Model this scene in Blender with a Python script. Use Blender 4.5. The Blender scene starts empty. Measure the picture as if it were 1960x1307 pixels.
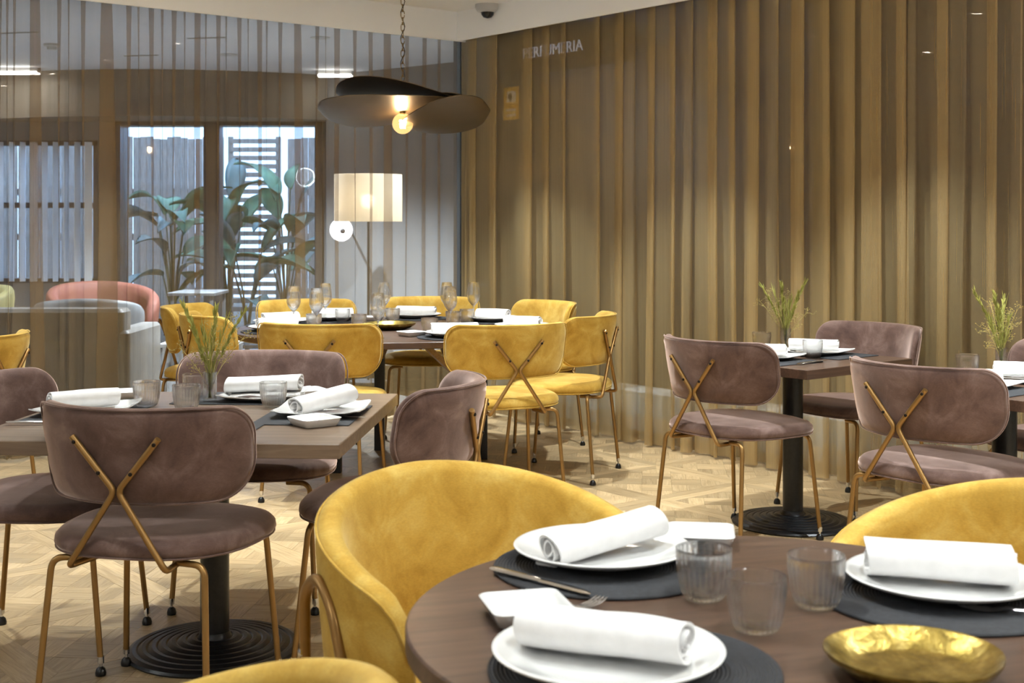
import bpy, math, random
from math import pi, sin, cos, radians as R, sqrt
from mathutils import Vector, Matrix

SC = bpy.context.scene
COL = SC.collection
random.seed(7)

# ------------------------------------------------------------------ camera
cam_d = bpy.data.cameras.new('camera')
cam = bpy.data.objects.new('camera', cam_d)
COL.objects.link(cam)
cam.location = (0, 0, 1.35)
cam.rotation_euler = (R(90), 0, 0)
cam_d.sensor_width = 36
cam_d.lens = 36 * 2500 / 1960
cam_d.shift_y = -228.5 / 1960
cam_d.clip_end = 200
cam_d.dof.use_dof = True
cam_d.dof.focus_distance = 4.9
cam_d.dof.aperture_fstop = 7.1
SC.camera = cam

# ------------------------------------------------------------------ world (overcast daylight over the garden)
w = bpy.data.worlds.new('world'); SC.world = w; w.use_nodes = True
bg = w.node_tree.nodes['Background']
bg.inputs[0].default_value = (0.40, 0.62, 1.0, 1)
bg.inputs[1].default_value = 2.0

SC.view_settings.view_transform = 'Standard'
SC.view_settings.look = 'None'
SC.view_settings.exposure = 1.7
SC.view_settings.gamma = 1.0
SC.view_settings.use_curve_mapping = False
SC.cycles.max_bounces = 12
SC.cycles.diffuse_bounces = 3
SC.cycles.glossy_bounces = 3
SC.cycles.transmission_bounces = 12
SC.cycles.transparent_max_bounces = 20
SC.cycles.use_adaptive_sampling = True
SC.cycles.adaptive_threshold = 0.06
SC.cycles.caustics_reflective = False
SC.cycles.caustics_refractive = False
SC.cycles.sample_clamp_indirect = 6
SC.cycles.use_denoising = True

SPOT_W = 64.0          # each ceiling downlight
SPOT_COL = (0.87, 0.955, 1.0)
FILL_GLOBE_W = 54.0
LOUNGE_FILL_W = 560.0

# room frame: corner C, U runs along the left curtain wall, V along the right curtain wall
C = Vector((-0.389, 9.27, 0)); U = Vector((-0.775, -0.632, 0)); V = Vector((0.632, -0.775, 0))
ANG = math.atan2(U.y, U.x)
def UV(u, v, z=0): return C + U * u + V * v + Vector((0, 0, z))
CEIL = 2.84; BAND = 2.635
UMAX, VMAX = 8.2, 9.6

# ------------------------------------------------------------------ materials
MAT = {}
def new_mat(name):
    m = bpy.data.materials.new(name); m.use_nodes = True
    n = m.node_tree.nodes; l = m.node_tree.links
    MAT[name] = m
    return m, n, l, n['Principled BSDF']
def lin(h):
    out = []
    for c in h:
        c = c / 255
        out.append(c / 12.92 if c <= .04045 else ((c + .055) / 1.055) ** 2.4)
    return (*out, 1)
def plain(name, rgb, rough=.5, metal=0, coat=0, emit=None, estr=0, spec=None):
    m, n, l, p = new_mat(name)
    p.inputs['Base Color'].default_value = lin(rgb)
    p.inputs['Roughness'].default_value = rough
    p.inputs['Metallic'].default_value = metal
    p.inputs['Coat Weight'].default_value = coat
    if spec is not None: p.inputs['Specular IOR Level'].default_value = spec
    if emit:
        p.inputs['Emission Color'].default_value = lin(emit); p.inputs['Emission Strength'].default_value = estr
    return m
def mapped(n, l, coord, scale=(1, 1, 1), rot=(0, 0, 0)):
    tc = n.new('ShaderNodeTexCoord'); mp = n.new('ShaderNodeMapping')
    mp.inputs['Scale'].default_value = scale; mp.inputs['Rotation'].default_value = rot
    l.new(tc.outputs[coord], mp.inputs[0]); return mp.outputs[0]
def noise(n, l, vec, scale, detail=4, rough=.55, dist=0):
    t = n.new('ShaderNodeTexNoise'); t.inputs['Scale'].default_value = scale; t.inputs['Detail'].default_value = detail
    t.inputs['Roughness'].default_value = rough; t.inputs['Distortion'].default_value = dist
    l.new(vec, t.inputs['Vector']); return t.outputs['Fac']
def ramp(n, l, fac, stops):
    r = n.new('ShaderNodeValToRGB'); e = r.color_ramp.elements
    while len(e) < len(stops): e.new(.5)
    for k, (pos, c) in enumerate(stops):
        e[k].position = pos; e[k].color = c if len(c) == 4 else lin(c)
    l.new(fac, r.inputs[0]); return r.outputs[0]
def bump(n, l, p, h, strength=.2, dist=.002):
    b = n.new('ShaderNodeBump'); b.inputs['Strength'].default_value = strength; b.inputs['Distance'].default_value = dist
    l.new(h, b.inputs['Height']); l.new(b.outputs[0], p.inputs['Normal'])
def noisy(name, rgb, rgb2, scale=6, rough=.5, metal=0, coord='Object', sc=(1, 1, 1), bmp=0, bscale=None, coat=0, bdist=.002):
    m, n, l, p = new_mat(name)
    v = mapped(n, l, coord, sc)
    f = noise(n, l, v, scale)
    l.new(ramp(n, l, f, [(.3, rgb), (.7, rgb2)]), p.inputs['Base Color'])
    p.inputs['Roughness'].default_value = rough; p.inputs['Metallic'].default_value = metal; p.inputs['Coat Weight'].default_value = coat
    if bmp: bump(n, l, p, noise(n, l, v, bscale or scale * 4), bmp, bdist)
    return m
def velvet(name, dark, mid, light, sheen, sw):
    m, n, l, p = new_mat(name)
    v = mapped(n, l, 'Object')
    f = noise(n, l, v, 9, 5, .6, .6)
    c = ramp(n, l, f, [(.28, dark), (.5, mid), (.72, light)])
    fine = noise(n, l, mapped(n, l, 'Object', (160, 160, 420)), 1, 2)
    mx = n.new('ShaderNodeMix'); mx.data_type = 'RGBA'; mx.blend_type = 'OVERLAY'; mx.inputs['Factor'].default_value = .22
    l.new(c, mx.inputs['A']); l.new(fine, mx.inputs['B'])
    l.new(mx.outputs['Result'], p.inputs['Base Color'])
    p.inputs['Roughness'].default_value = .75
    p.inputs['Specular IOR Level'].default_value = .15
    p.inputs['Sheen Weight'].default_value = sw; p.inputs['Sheen Roughness'].default_value = .38
    p.inputs['Sheen Tint'].default_value = lin(sheen)
    bump(n, l, p, fine, .12, .001)
    return m
velvet('mustard_velvet', (162, 122, 42), (186, 148, 64), (204, 172, 92), (255, 240, 180), .5)
velvet('taupe_velvet', (70, 51, 44), (94, 72, 64), (122, 100, 91), (255, 226, 212), 1.0)
plain('bronze_tube', (150, 116, 68), .36, .75)
plain('dark_screw', (40, 34, 30), .4, .8)
plain('black_rubber', (14, 14, 15), .3)
plain('chrome', (215, 215, 215), .12, 1)
plain('cutlery_steel', (200, 200, 203), .16, 1)
noisy('black_iron', (15, 15, 16), (28, 28, 30), 60, .34, .2, bmp=.25, bscale=90)
noisy('white_wall', (245, 244, 243), (247, 246, 245), 2, .75)
noisy('white_ceiling', (246, 246, 245), (248, 247, 247), 2, .8)
noisy('back_wall_paint', (236, 235, 233), (240, 239, 237), 2, .8)
noisy('porcelain', (220, 219, 216), (226, 225, 222), 3, .12, coat=.4)
noisy('linen', (220, 218, 216), (232, 230, 228), 30, .85, bmp=.25, bscale=400, bdist=.0006)
noisy('lounge_ceiling', (196, 200, 210), (204, 208, 216), 1, .8)
noisy('lounge_wall', (104, 107, 110), (116, 119, 122), 1.5, .7)
noisy('lounge_bulkhead', (92, 86, 80), (104, 98, 90), 1.2, .6)
noisy('lounge_floor', (96, 96, 96), (116, 116, 114), 1.5, .12)
noisy('grey_leather', (120, 116, 110), (140, 136, 130), 5, .5)
noisy('pale_yellow_fabric', (124, 118, 76), (140, 134, 92), 6, .7)
noisy('salmon_fabric', (104, 56, 46), (118, 68, 58), 6, .7)
noisy('silver_fabric', (84, 88, 92), (100, 104, 108), 6, .6)
noisy('white_lacquer', (226, 230, 236), (234, 238, 242), 2, .2)
noisy('anthracite_metal', (44, 46, 50), (54, 56, 60), 4, .4, .3)
noisy('cedar_slat', (134, 124, 116), (176, 166, 158), 8, .7, sc=(8, 8, 1))
noisy('garden_soil', (84, 76, 66), (110, 102, 92), 5, .9)
noisy('leaf_green', (44, 92, 66), (96, 144, 104), 4, .45)
noisy('leaf_blue', (70, 104, 104), (120, 150, 148), 4, .4)
noisy('stem_brown', (70, 74, 50), (92, 96, 60), 8, .6)
noisy('mall_dark', (50, 46, 44), (60, 55, 52), 2, .6)
noisy('mall_floor', (120, 114, 106), (140, 134, 124), 1.5, .25)
noisy('sign_purple', (58, 44, 62), (66, 52, 70), 3, .5)
plain('sign_letter', (214, 210, 214), .5, emit=(214, 210, 220), estr=.12)
plain('sticker_yellow', (222, 178, 54), .5)
plain('sticker_white', (240, 238, 232), .5)
plain('sticker_black', (28, 26, 24), .5)
plain('plastic_white', (186, 184, 182), .35)
plain('smoked_dome', (18, 18, 20), .08)
plain('lamp_shade', (206, 198, 186), .9)
plain('lamp_bulb_glow', (255, 250, 240), .5, emit=(255, 240, 215), estr=16)
plain('led_white', (255, 250, 240), .5, emit=(255, 246, 230), estr=14)
plain('globe_glow', (255, 255, 255), .3, emit=(250, 248, 255), estr=2.2)
plain('fill_globe_glow', (250, 246, 240), .4, emit=(255, 246, 232), estr=2.0)
plain('filament', (255, 190, 110), .5, emit=(255, 196, 120), estr=90)
plain('downlight_glow', (255, 245, 230), .5, emit=(255, 240, 220), estr=60)
noisy('brass_socket', (120, 96, 56), (136, 110, 66), 20, .35, .9)
noisy('pendant_bronze', (74, 60, 42), (92, 76, 54), 3, .38, .85)
noisy('grass_green', (128, 128, 52), (168, 164, 80), 30, .6)
noisy('grass_straw', (150, 138, 72), (190, 170, 100), 30, .6)
noisy('mat_black', (30, 31, 34), (44, 45, 49), 90, .7, bmp=.5, bscale=500, bdist=.001)
noisy('steel_rail', (180, 180, 178), (190, 190, 188), 4, .25, .8)
noisy('kiosk_orange', (190, 110, 80), (200, 124, 92), 3, .5)
noisy('kiosk_white', (196, 192, 186), (206, 202, 196), 3, .5)

# hammered gold leaf
m, n, l, p = new_mat('gold_leaf')
v = mapped(n, l, 'Object')
l.new(ramp(n, l, noise(n, l, v, 30, 5, .65), [(.3, (96, 80, 36)), (.5, (146, 124, 60)), (.7, (186, 164, 98))]), p.inputs['Base Color'])
p.inputs['Metallic'].default_value = .95; p.inputs['Roughness'].default_value = .32
bump(n, l, p, noise(n, l, v, 60, 4), .55, .004)

# walnut table top: grain along local X
def wood(name, a, b, c, sc=(1.2, 14, 14), rough=.38, coord='Object', coat=.15):
    m, n, l, p = new_mat(name)
    v = mapped(n, l, coord, sc)
    f = noise(n, l, v, 2.4, 7, .62, 1.1)
    l.new(ramp(n, l, f, [(.25, a), (.5, b), (.75, c)]), p.inputs['Base Color'])
    p.inputs['Roughness'].default_value = rough; p.inputs['Coat Weight'].default_value = coat; p.inputs['Coat Roughness'].default_value = .2
    bump(n, l, p, f, .08, .001)
wood('walnut', (54, 37, 28), (76, 55, 42), (98, 74, 58))
wood('walnut_edge', (74, 52, 36), (98, 74, 54), (120, 94, 70))
wood('light_walnut', (88, 70, 54), (112, 92, 74), (134, 114, 94))
wood('brace_oak', (112, 88, 64), (138, 112, 84), (158, 132, 104))

# parquet: UV runs along the grain, 'tone' face attribute varies plank to plank
m, n, l, p = new_mat('oak_parquet')
tc = n.new('ShaderNodeTexCoord'); mp = n.new('ShaderNodeMapping'); mp.inputs['Scale'].default_value = (3, 46, 1)
l.new(tc.outputs['UV'], mp.inputs[0])
f = noise(n, l, mp.outputs[0], 1.6, 6, .6, 1.4)
base = ramp(n, l, f, [(.25, (146, 120, 84)), (.5, (178, 152, 112)), (.78, (200, 176, 138))])
at = n.new('ShaderNodeAttribute'); at.attribute_name = 'tone'
mr = n.new('ShaderNodeMapRange'); mr.inputs[3].default_value = .70; mr.inputs[4].default_value = 1.15
l.new(at.outputs['Fac'], mr.inputs[0])
hs = n.new('ShaderNodeHueSaturation'); l.new(base, hs.inputs['Color']); l.new(mr.outputs[0], hs.inputs['Value'])
l.new(hs.outputs[0], p.inputs['Base Color'])
p.inputs['Roughness'].default_value = .36; p.inputs['Coat Weight'].default_value = 0
bump(n, l, p, f, .1, .001)
plain('joint_dark', (104, 82, 58), .8)

# glass: thin panes and tableware (Fresnel reflection over a clear body)
def glassy(name, ior, tint, refr=0.0, rough=0.0):
    m = bpy.data.materials.new(name); m.use_nodes = True; MAT[name] = m
    n = m.node_tree.nodes; l = m.node_tree.links; n.clear()
    out = n.new('ShaderNodeOutputMaterial'); tr = n.new('ShaderNodeBsdfTransparent'); tr.inputs[0].default_value = tint
    gl = n.new('ShaderNodeBsdfGlossy'); gl.inputs['Roughness'].default_value = rough
    f0 = ((ior - 1) / (ior + 1)) ** 2
    lw = n.new('ShaderNodeLayerWeight'); lw.inputs[0].default_value = .5
    pw = n.new('ShaderNodeMath'); pw.operation = 'POWER'; pw.inputs[1].default_value = 5; l.new(lw.outputs['Facing'], pw.inputs[0])
    fr = n.new('ShaderNodeMath'); fr.operation = 'MULTIPLY_ADD'; fr.inputs[1].default_value = 1 - f0; fr.inputs[2].default_value = f0; l.new(pw.outputs[0], fr.inputs[0])
    mx = n.new('ShaderNodeMixShader'); l.new(fr.outputs[0], mx.inputs[0])
    body = tr.outputs[0]
    if refr:
        rf = n.new('ShaderNodeBsdfGlass'); rf.inputs['IOR'].default_value = 1.45; rf.inputs['Color'].default_value = tint
        m2 = n.new('ShaderNodeMixShader'); m2.inputs[0].default_value = refr
        l.new(tr.outputs[0], m2.inputs[1]); l.new(rf.outputs[0], m2.inputs[2]); body = m2.outputs[0]
    l.new(body, mx.inputs[1]); l.new(gl.outputs[0], mx.inputs[2]); l.new(mx.outputs[0], out.inputs[0])
glassy('pane_glass', 1.5, (.93, .95, .95, 1))
def clear_glass(name, clear):
    m = bpy.data.materials.new(name); m.use_nodes = True; MAT[name] = m
    n = m.node_tree.nodes; l = m.node_tree.links; n.clear()
    out = n.new('ShaderNodeOutputMaterial'); tr = n.new('ShaderNodeBsdfTransparent'); rf = n.new('ShaderNodeBsdfGlass')
    rf.inputs['IOR'].default_value = 1.45; rf.inputs['Roughness'].default_value = 0; rf.inputs['Color'].default_value = (.99, .995, .995, 1)
    mx = n.new('ShaderNodeMixShader'); mx.inputs[0].default_value = clear
    l.new(rf.outputs[0], mx.inputs[1]); l.new(tr.outputs[0], mx.inputs[2]); l.new(mx.outputs[0], out.inputs[0])
clear_glass('table_glass', .42)
glassy('bulb_glass', 1.35, (1, .96, .9, 1))
n = MAT['bulb_glass'].node_tree.nodes; l = MAT['bulb_glass'].node_tree.links
em = n.new('ShaderNodeEmission'); em.inputs[0].default_value = lin((255, 196, 120)); em.inputs[1].default_value = .22
ad = n.new('ShaderNodeAddShader'); o_ = n['Material Output']; l.new(o_.inputs[0].links[0].from_socket, ad.inputs[0]); l.new(em.outputs[0], ad.inputs[1]); l.new(ad.outputs[0], o_.inputs[0])

# sheer curtain cloth: woven threads with open gaps between them
def sheer(name, alpha, rgb):
    m = bpy.data.materials.new(name); m.use_nodes = True; MAT[name] = m
    n = m.node_tree.nodes; l = m.node_tree.links; n.clear()
    out = n.new('ShaderNodeOutputMaterial'); tr = n.new('ShaderNodeBsdfTransparent')
    df = n.new('ShaderNodeBsdfDiffuse'); tl = n.new('ShaderNodeBsdfTranslucent')
    df.inputs[0].default_value = lin(rgb); tl.inputs[0].default_value = lin(rgb)
    m1 = n.new('ShaderNodeMixShader'); m1.inputs[0].default_value = .4
    l.new(df.outputs[0], m1.inputs[1]); l.new(tl.outputs[0], m1.inputs[2])
    v = mapped(n, l, 'UV', (140, 1.2, 1)); f = noise(n, l, v, 1.0, 1, .5)
    mr = n.new('ShaderNodeMapRange'); mr.inputs[1].default_value = .3; mr.inputs[2].default_value = .7
    mr.inputs[3].default_value = alpha - .02; mr.inputs[4].default_value = alpha + .02
    l.new(f, mr.inputs[0])
    m2 = n.new('ShaderNodeMixShader'); l.new(mr.outputs[0], m2.inputs[0])
    l.new(tr.outputs[0], m2.inputs[1]); l.new(m1.outputs[0], m2.inputs[2]); l.new(m2.outputs[0], out.inputs[0])
sheer('sheer_cloth', .36, (160, 134, 94))
sheer('sheer_cloth_dense', .46, (208, 182, 132))
sheer('sheer_cloth_mid', .41, (208, 182, 132))

# ------------------------------------------------------------------ mesh helpers
MESH = {}
def mesh(key, verts, faces, mat, smooth=True, angle=38, uv=None, tone=None):
    me = bpy.data.meshes.new(key)
    me.from_pydata([tuple(v) for v in verts], [], faces)
    me.update()
    mats = mat if isinstance(mat, (list, tuple)) else [mat]
    for mm in mats: me.materials.append(MAT[mm])
    if smooth:
        for pl in me.polygons: pl.use_smooth = True
        if angle < 180: me.set_sharp_from_angle(angle=R(angle))
    MESH[key] = me
    return me
class MB:
    def __init__(s): s.v = []; s.f = []
    def add(s, v, f):
        o = len(s.v); s.v += [tuple(q) for q in v]; s.f += [tuple(i + o for i in q) for q in f]; return s
    def box(s, x0, x1, y0, y1, z0, z1, M=None):
        v = [Vector(q) for q in ((x0, y0, z0), (x1, y0, z0), (x1, y1, z0), (x0, y1, z0), (x0, y0, z1), (x1, y0, z1), (x1, y1, z1), (x0, y1, z1))]
        if M: v = [M @ q for q in v]
        return s.add(v, [(3, 2, 1, 0), (4, 5, 6, 7), (0, 1, 5, 4), (1, 2, 6, 5), (2, 3, 7, 6), (3, 0, 4, 7)])
    def rbox(s, x0, x1, y0, y1, z0, z1, r=.01, k=3):
        # box with rounded vertical edges and softened top and bottom
        loops = []
        prof = [(r * .5, 0), (0, r * .5), (0, 1), (r * .5, 2)]
        hz = z1 - z0
        zz = [(z0, r * .4), (z0 + r * .4, 0), (z1 - r * .4, 0), (z1, r * .4)]
        for z, ins in zz:
            pts = []
            a0, a1, b0, b1 = x0 + ins, x1 - ins, y0 + ins, y1 - ins; rr = max(r - ins, r * .3)
            for cx, cy, st in ((a1 - rr, b1 - rr, 0), (a0 + rr, b1 - rr, 90), (a0 + rr, b0 + rr, 180), (a1 - rr, b0 + rr, 270)):
                for q in range(k + 1):
                    t = R(st + 90 * q / k); pts.append((cx + rr * cos(t), cy + rr * sin(t), z))
            loops.append(pts)
        return s.loft(loops, True, True, True)
    def loft(s, loops, closed=True, cap0=False, cap1=False):
        nn = len(loops[0]); v = [q for lp in loops for q in lp]; f = []
        rng = nn if closed else nn - 1
        for i in range(len(loops) - 1):
            for j in range(rng):
                a = i * nn + j; b = i * nn + (j + 1) % nn
                f.append((a, b, b + nn, a + nn))
        if cap0: f.append(tuple(range(nn - 1, -1, -1)))
        if cap1: f.append(tuple((len(loops) - 1) * nn + j for j in range(nn)))
        return s.add(v, f)
    def lathe(s, prof, n=32, M=None, cap=True, shape=None):
        loops = []
        for r, z in prof:
            lp = []
            for j in range(n):
                t = 2 * pi * j / n
                rr = r * (shape(t) if shape else 1)
                q = Vector((rr * cos(t), rr * sin(t), z)); lp.append(M @ q if M else q)
            loops.append(lp)
        return s.loft(loops, True, cap, cap)
    def tube(s, pts, r, n=8, cap=True):
        pts = [Vector(q) for q in pts]; loops = []
        t0 = (pts[1] - pts[0]).normalized()
        up = Vector((0, 0, 1)) if abs(t0.z) < .9 else Vector((0, 1, 0))
        nrm = (up - t0 * up.dot(t0)).normalized()
        for i, q in enumerate(pts):
            t = (pts[min(i + 1, len(pts) - 1)] - pts[max(i - 1, 0)]).normalized()
            nrm = (nrm - t * nrm.dot(t)).normalized(); bi = t.cross(nrm)
            rr = r[i] if isinstance(r, (list, tuple)) else r
            loops.append([q + (nrm * cos(2 * pi * j / n) + bi * sin(2 * pi * j / n)) * rr for j in range(n)])
        return s.loft(loops, True, cap, cap)
    def sphere(s, c, r, nu=12, nv=8, sc=(1, 1, 1)):
        c = Vector(c); loops = []
        for i in range(1, nv):
            a = pi * i / nv
            loops.append([c + Vector((r * sin(a) * cos(2 * pi * j / nu) * sc[0], r * sin(a) * sin(2 * pi * j / nu) * sc[1], -r * cos(a) * sc[2])) for j in range(nu)])
        return s.loft(loops, True, True, True)
    def mesh(s, key, mat, **k): return mesh(key, s.v, s.f, mat, **k)
def fillet(pts, r, k=5):
    pts = [Vector(p) for p in pts]; out = [pts[0]]
    for i in range(1, len(pts) - 1):
        a, b, c = pts[i - 1], pts[i], pts[i + 1]
        d1 = (a - b); d2 = (c - b); q = min(r, d1.length * .48, d2.length * .48)
        s = b + d1.normalized() * q; e = b + d2.normalized() * q
        for j in range(k + 1):
            t = j / k; out.append(s * (1 - t) ** 2 + b * 2 * t * (1 - t) + e * t * t)
    out.append(pts[-1]); return out

# ------------------------------------------------------------------ object helpers
def tag(o, label=None, cat=None, group=None, kind=None):
    if label: o['label'] = label
    if cat: o['category'] = cat
    if group: o['group'] = group
    if kind: o['kind'] = kind
    return o
def obj(name, me, parent=None, loc=(0, 0, 0), rz=0, rot=None, scale=None):
    o = bpy.data.objects.new(name, MESH[me] if isinstance(me, str) else me); COL.objects.link(o)
    o.location = loc
    o.rotation_euler = rot if rot else (0, 0, rz)
    if scale: o.scale = scale
    if parent: o.parent = parent
    return o
def thing(name, label, cat, loc=(0, 0, 0), rz=0, group=None):
    o = bpy.data.objects.new(name, None); COL.objects.link(o); o.empty_display_size = .1
    o.location = loc; o.rotation_euler = (0, 0, rz)
    return tag(o, label, cat, group)
def struct(name, mb, mat, smooth=False, label=None, **k):
    o = obj(name, mb.mesh(name, mat, smooth=smooth), **k)
    return tag(o, label, kind='structure')
def uvbox(mb, u0, u1, v0, v1, z0, z1):
    M = Matrix(((U.x, V.x, 0, C.x), (U.y, V.y, 0, C.y), (0, 0, 1, 0), (0, 0, 0, 1)))
    return mb.box(u0, u1, v0, v1, z0, z1, M)

#==SETTING==
# ================================================================== ROOM SHELL
# parquet floor: square panels with a frame and a woven lattice set at 45 degrees
def clip(poly, x0, x1, y0, y1):
    def half(ps, ins, cut):
        out = []
        for i in range(len(ps)):
            a, b = ps[i - 1], ps[i]
            ia, ib = ins(a), ins(b)
            if ia != ib: out.append(cut(a, b))
            if ib: out.append(b)
        return out
    for ax, lim, sg in ((0, x0, 1), (0, x1, -1), (1, y0, 1), (1, y1, -1)):
        if not poly: return poly
        poly = half(poly, lambda q: sg * (q[ax] - lim) >= 0,
                    lambda a, b: tuple(a[k] + (b[k] - a[k]) * (lim - a[ax]) / (b[ax] - a[ax]) for k in (0, 1)))
    return poly
def area(ps): return abs(sum(ps[i - 1][0] * ps[i][1] - ps[i][0] * ps[i - 1][1] for i in range(len(ps)))) / 2
PN = .64; FR = .062; CELL = .152; GAP = .0008
def panel_pieces():
    out = []   # (polygon in panel coords centred on 0, grain angle)
    h = PN / 2; i = h - FR
    g = GAP / 2
    out.append(([(-h + g, -h + g), (h - g, -h + g), (i - g, -i - g), (-i + g, -i - g)], 0))
    out.append(([(h - g, -h + g), (h - g, h - g), (i + g, i - g), (i + g, -i + g)], pi / 2))
    out.append(([(h - g, h - g), (-h + g, h - g), (-i + g, i + g), (i - g, i + g)], 0))
    out.append(([(-h + g, h - g), (-h + g, -h + g), (-i - g, -i + g), (-i - g, i - g)], pi / 2))
    c45 = cos(pi / 4); nn = 4
    for a in range(-nn, nn + 1):
        for b in range(-nn, nn + 1):
            if (a + b) % 2 == 0: rects = [(-.5, .5, -.5, 0, 0), (-.5, .5, 0, .5, 0)]
            else: rects = [(-.5, 0, -.5, .5, pi / 2), (0, .5, -.5, .5, pi / 2)]
            for x0, x1, y0, y1, gr in rects:
                q = [((a + x0) * CELL + g, (b + y0) * CELL + g), ((a + x1) * CELL - g, (b + y0) * CELL + g),
                     ((a + x1) * CELL - g, (b + y1) * CELL - g), ((a + x0) * CELL + g, (b + y1) * CELL - g)]
                q = [(x * c45 - y * c45, x * c45 + y * c45) for x, y in q]
                q = clip(q, -i + g, i - g, -i + g, i - g)
                if len(q) >= 3 and area(q) > .0004: out.append((q, gr + pi / 4))
    return out
PIECES = panel_pieces()
mb = MB(); uvbox(mb, -.6, UMAX, -.6, VMAX, -.12, -.004)
floor = struct('floor', mb, 'joint_dark', label='oak parquet floor of framed square panels')
def project(p):
    return 980 + 2500 * p.x / p.y, 425 + 2500 * (1.35 - p.z) / p.y
# where bare floor shows in the picture (rough boxes), used only to choose which planks become single parts
SEEN = [(0, 860, 600, 1307), (560, 900, 860, 1220), (930, 820, 1420, 1030), (1380, 850, 1640, 1000), (520, 860, 660, 960)]
cand = []
u0, v0 = 1.0 - PN * 3, 2.32 - PN * 5
for iu in range(0, 16):
    for iv in range(0, 20):
        cu, cv = u0 + (iu + .5) * PN, v0 + (iv + .5) * PN
        if cu < -.5 or cv < -.5 or cu > UMAX + .1 or cv > VMAX + .1: continue
        for q, gr in PIECES:
            mx = sum(a for a, b in q) / len(q); my = sum(b for a, b in q) / len(q)
            w = UV(cu + mx, cv + my); s = 0
            if w.y > 3 and abs(w.x / w.y) < .4:
                px, py = project(w)
                if any(a <= px <= c and b <= py <= d for a, b, c, d in SEEN): s = area(q) / w.y ** 3
            cand.append((s, cu, cv, q, gr, w))
cand.sort(key=lambda t: -t[0])
def plank_geo(cu, cv, q, gr, org):
    top = [UV(cu + a, cv + b) - org for a, b in q]
    cc = sum(top, Vector()) / len(top)
    if sum((top[i - 1].x - cc.x) * (top[i].y - cc.y) - (top[i].x - cc.x) * (top[i - 1].y - cc.y) for i in range(len(top))) < 0: top.reverse(); q = q[::-1]
    dz = random.uniform(-.0006, .0)
    n_ = len(top); v_ = [t + Vector((0, 0, dz)) for t in top] + [t + Vector((0, 0, -.0045)) for t in top]
    f_ = [tuple(range(n_))] + [(i, i + n_, (i + 1) % n_ + n_, (i + 1) % n_) for i in range(n_)]
    ox, oy = random.uniform(0, 50), random.uniform(0, 50)
    uvs = [(ox + a * cos(gr) + b * sin(gr), oy - a * sin(gr) + b * cos(gr)) for a, b in q]
    return v_, f_, uvs, n_
def finish_planks(name, vs, fs, uvl, tones):
    me = bpy.data.meshes.new(name); me.from_pydata(vs, [], fs); me.update(); me.materials.append(MAT['oak_parquet'])
    ul = me.uv_layers.new(name='UVMap')
    vu = {}
    for lp in me.loops: ul.data[lp.index].uv = uvl[lp.vertex_index]
    at_ = me.attributes.new('tone', 'FLOAT', 'FACE'); at_.data.foreach_set('value', tones)
    return me
for s, cu, cv, q, gr, w in cand[:290]:
    v_, f_, uvs, n_ = plank_geo(cu, cv, q, gr, w)
    me = finish_planks('parquet_plank', [tuple(t) for t in v_], f_, uvs + uvs, [random.random()] * len(f_))
    obj('parquet_plank', me, floor, w)
vs, fs, uvl, tn = [], [], [], []
for s, cu, cv, q, gr, w in cand[290:]:
    v_, f_, uvs, n_ = plank_geo(cu, cv, q, gr, Vector())
    o_ = len(vs); vs += [tuple(t) for t in v_]; fs += [tuple(i + o_ for i in t) for t in f_]; uvl += uvs + uvs; tn += [random.random()] * len(f_)
tag(obj('parquet_field', finish_planks('parquet_field', vs, fs, uvl, tn), floor), kind='stuff')

mb = MB(); uvbox(mb, -.6, UMAX + .1, -.6, VMAX + .1, CEIL, CEIL + .1)
struct('ceiling', mb, 'white_ceiling', label='white painted ceiling of the dining room')
# wall bands above the curtains (the curtains hang from the pocket behind them)
mb = MB(); uvbox(mb, -.30, UMAX, -.02, 0, BAND, CEIL); uvbox(mb, -.30, UMAX, -.30, -.16, 2.72, CEIL)
struct('wall_left', mb, 'white_wall', label='white wall band above the left sheer curtain')
mb = MB(); uvbox(mb, -.02, 0, 0, VMAX, BAND, CEIL); uvbox(mb, -.30, -.16, -.16, VMAX, 2.72, CEIL)
struct('wall_right', mb, 'white_wall', label='white wall band above the right sheer curtain')
mb = MB(); uvbox(mb, UMAX, UMAX + .1, -.3, VMAX + .1, -.1, CEIL)
struct('wall_front', mb, 'back_wall_paint')
mb = MB(); uvbox(mb, -.3, UMAX, VMAX, VMAX + .1, -.1, CEIL)
struct('wall_back', mb, 'back_wall_paint')

# glass walls behind the curtains: window_1 to the lounge, window_2 to the passage
def glass_wall(name, along, off, edges, z0, z1, label):
    root = obj(name, MB().box(-.001, .001, -.001, .001, 0, .01).mesh(name, 'steel_rail', smooth=False)); tag(root, label, kind='structure')
    for a, b in zip(edges[:-1], edges[1:]):
        mb = MB()
        if along == 'u': uvbox(mb, a + .004, b - .004, off - .006, off + .006, z0, z1)
        else: uvbox(mb, off - .006, off + .006, a + .004, b - .004, z0, z1)
        obj('pane', mb.mesh('pane', 'pane_glass', smooth=False), root)
    for zz0, zz1 in ((-.006, .05), (z1 - .01, z1 + .08)):
        mb = MB()
        if along == 'u': uvbox(mb, edges[0], edges[-1], off - .025, off + .025, zz0, zz1)
        else: uvbox(mb, off - .025, off + .025, edges[0], edges[-1], zz0, zz1)
        obj('rail', mb.mesh('rail', 'steel_rail', smooth=False), root)
    return root
glass_wall('window_1', 'u', -.23, [-.22, .42, 2.9, 5.4, UMAX], .05, 2.72, 'frameless glass partition towards the lounge')
glass_wall('window_2', 'v', -.23, [-.22, 1.9, 4.1, 6.4, VMAX], .05, 2.72, 'tall shop glazing behind the right curtain')
mb = MB(); uvbox(mb, -.62, -.36, -.3, VMAX, -.1, .26)
struct('trim_1', mb, 'white_wall', label='low white plinth outside the right glazing')

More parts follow.
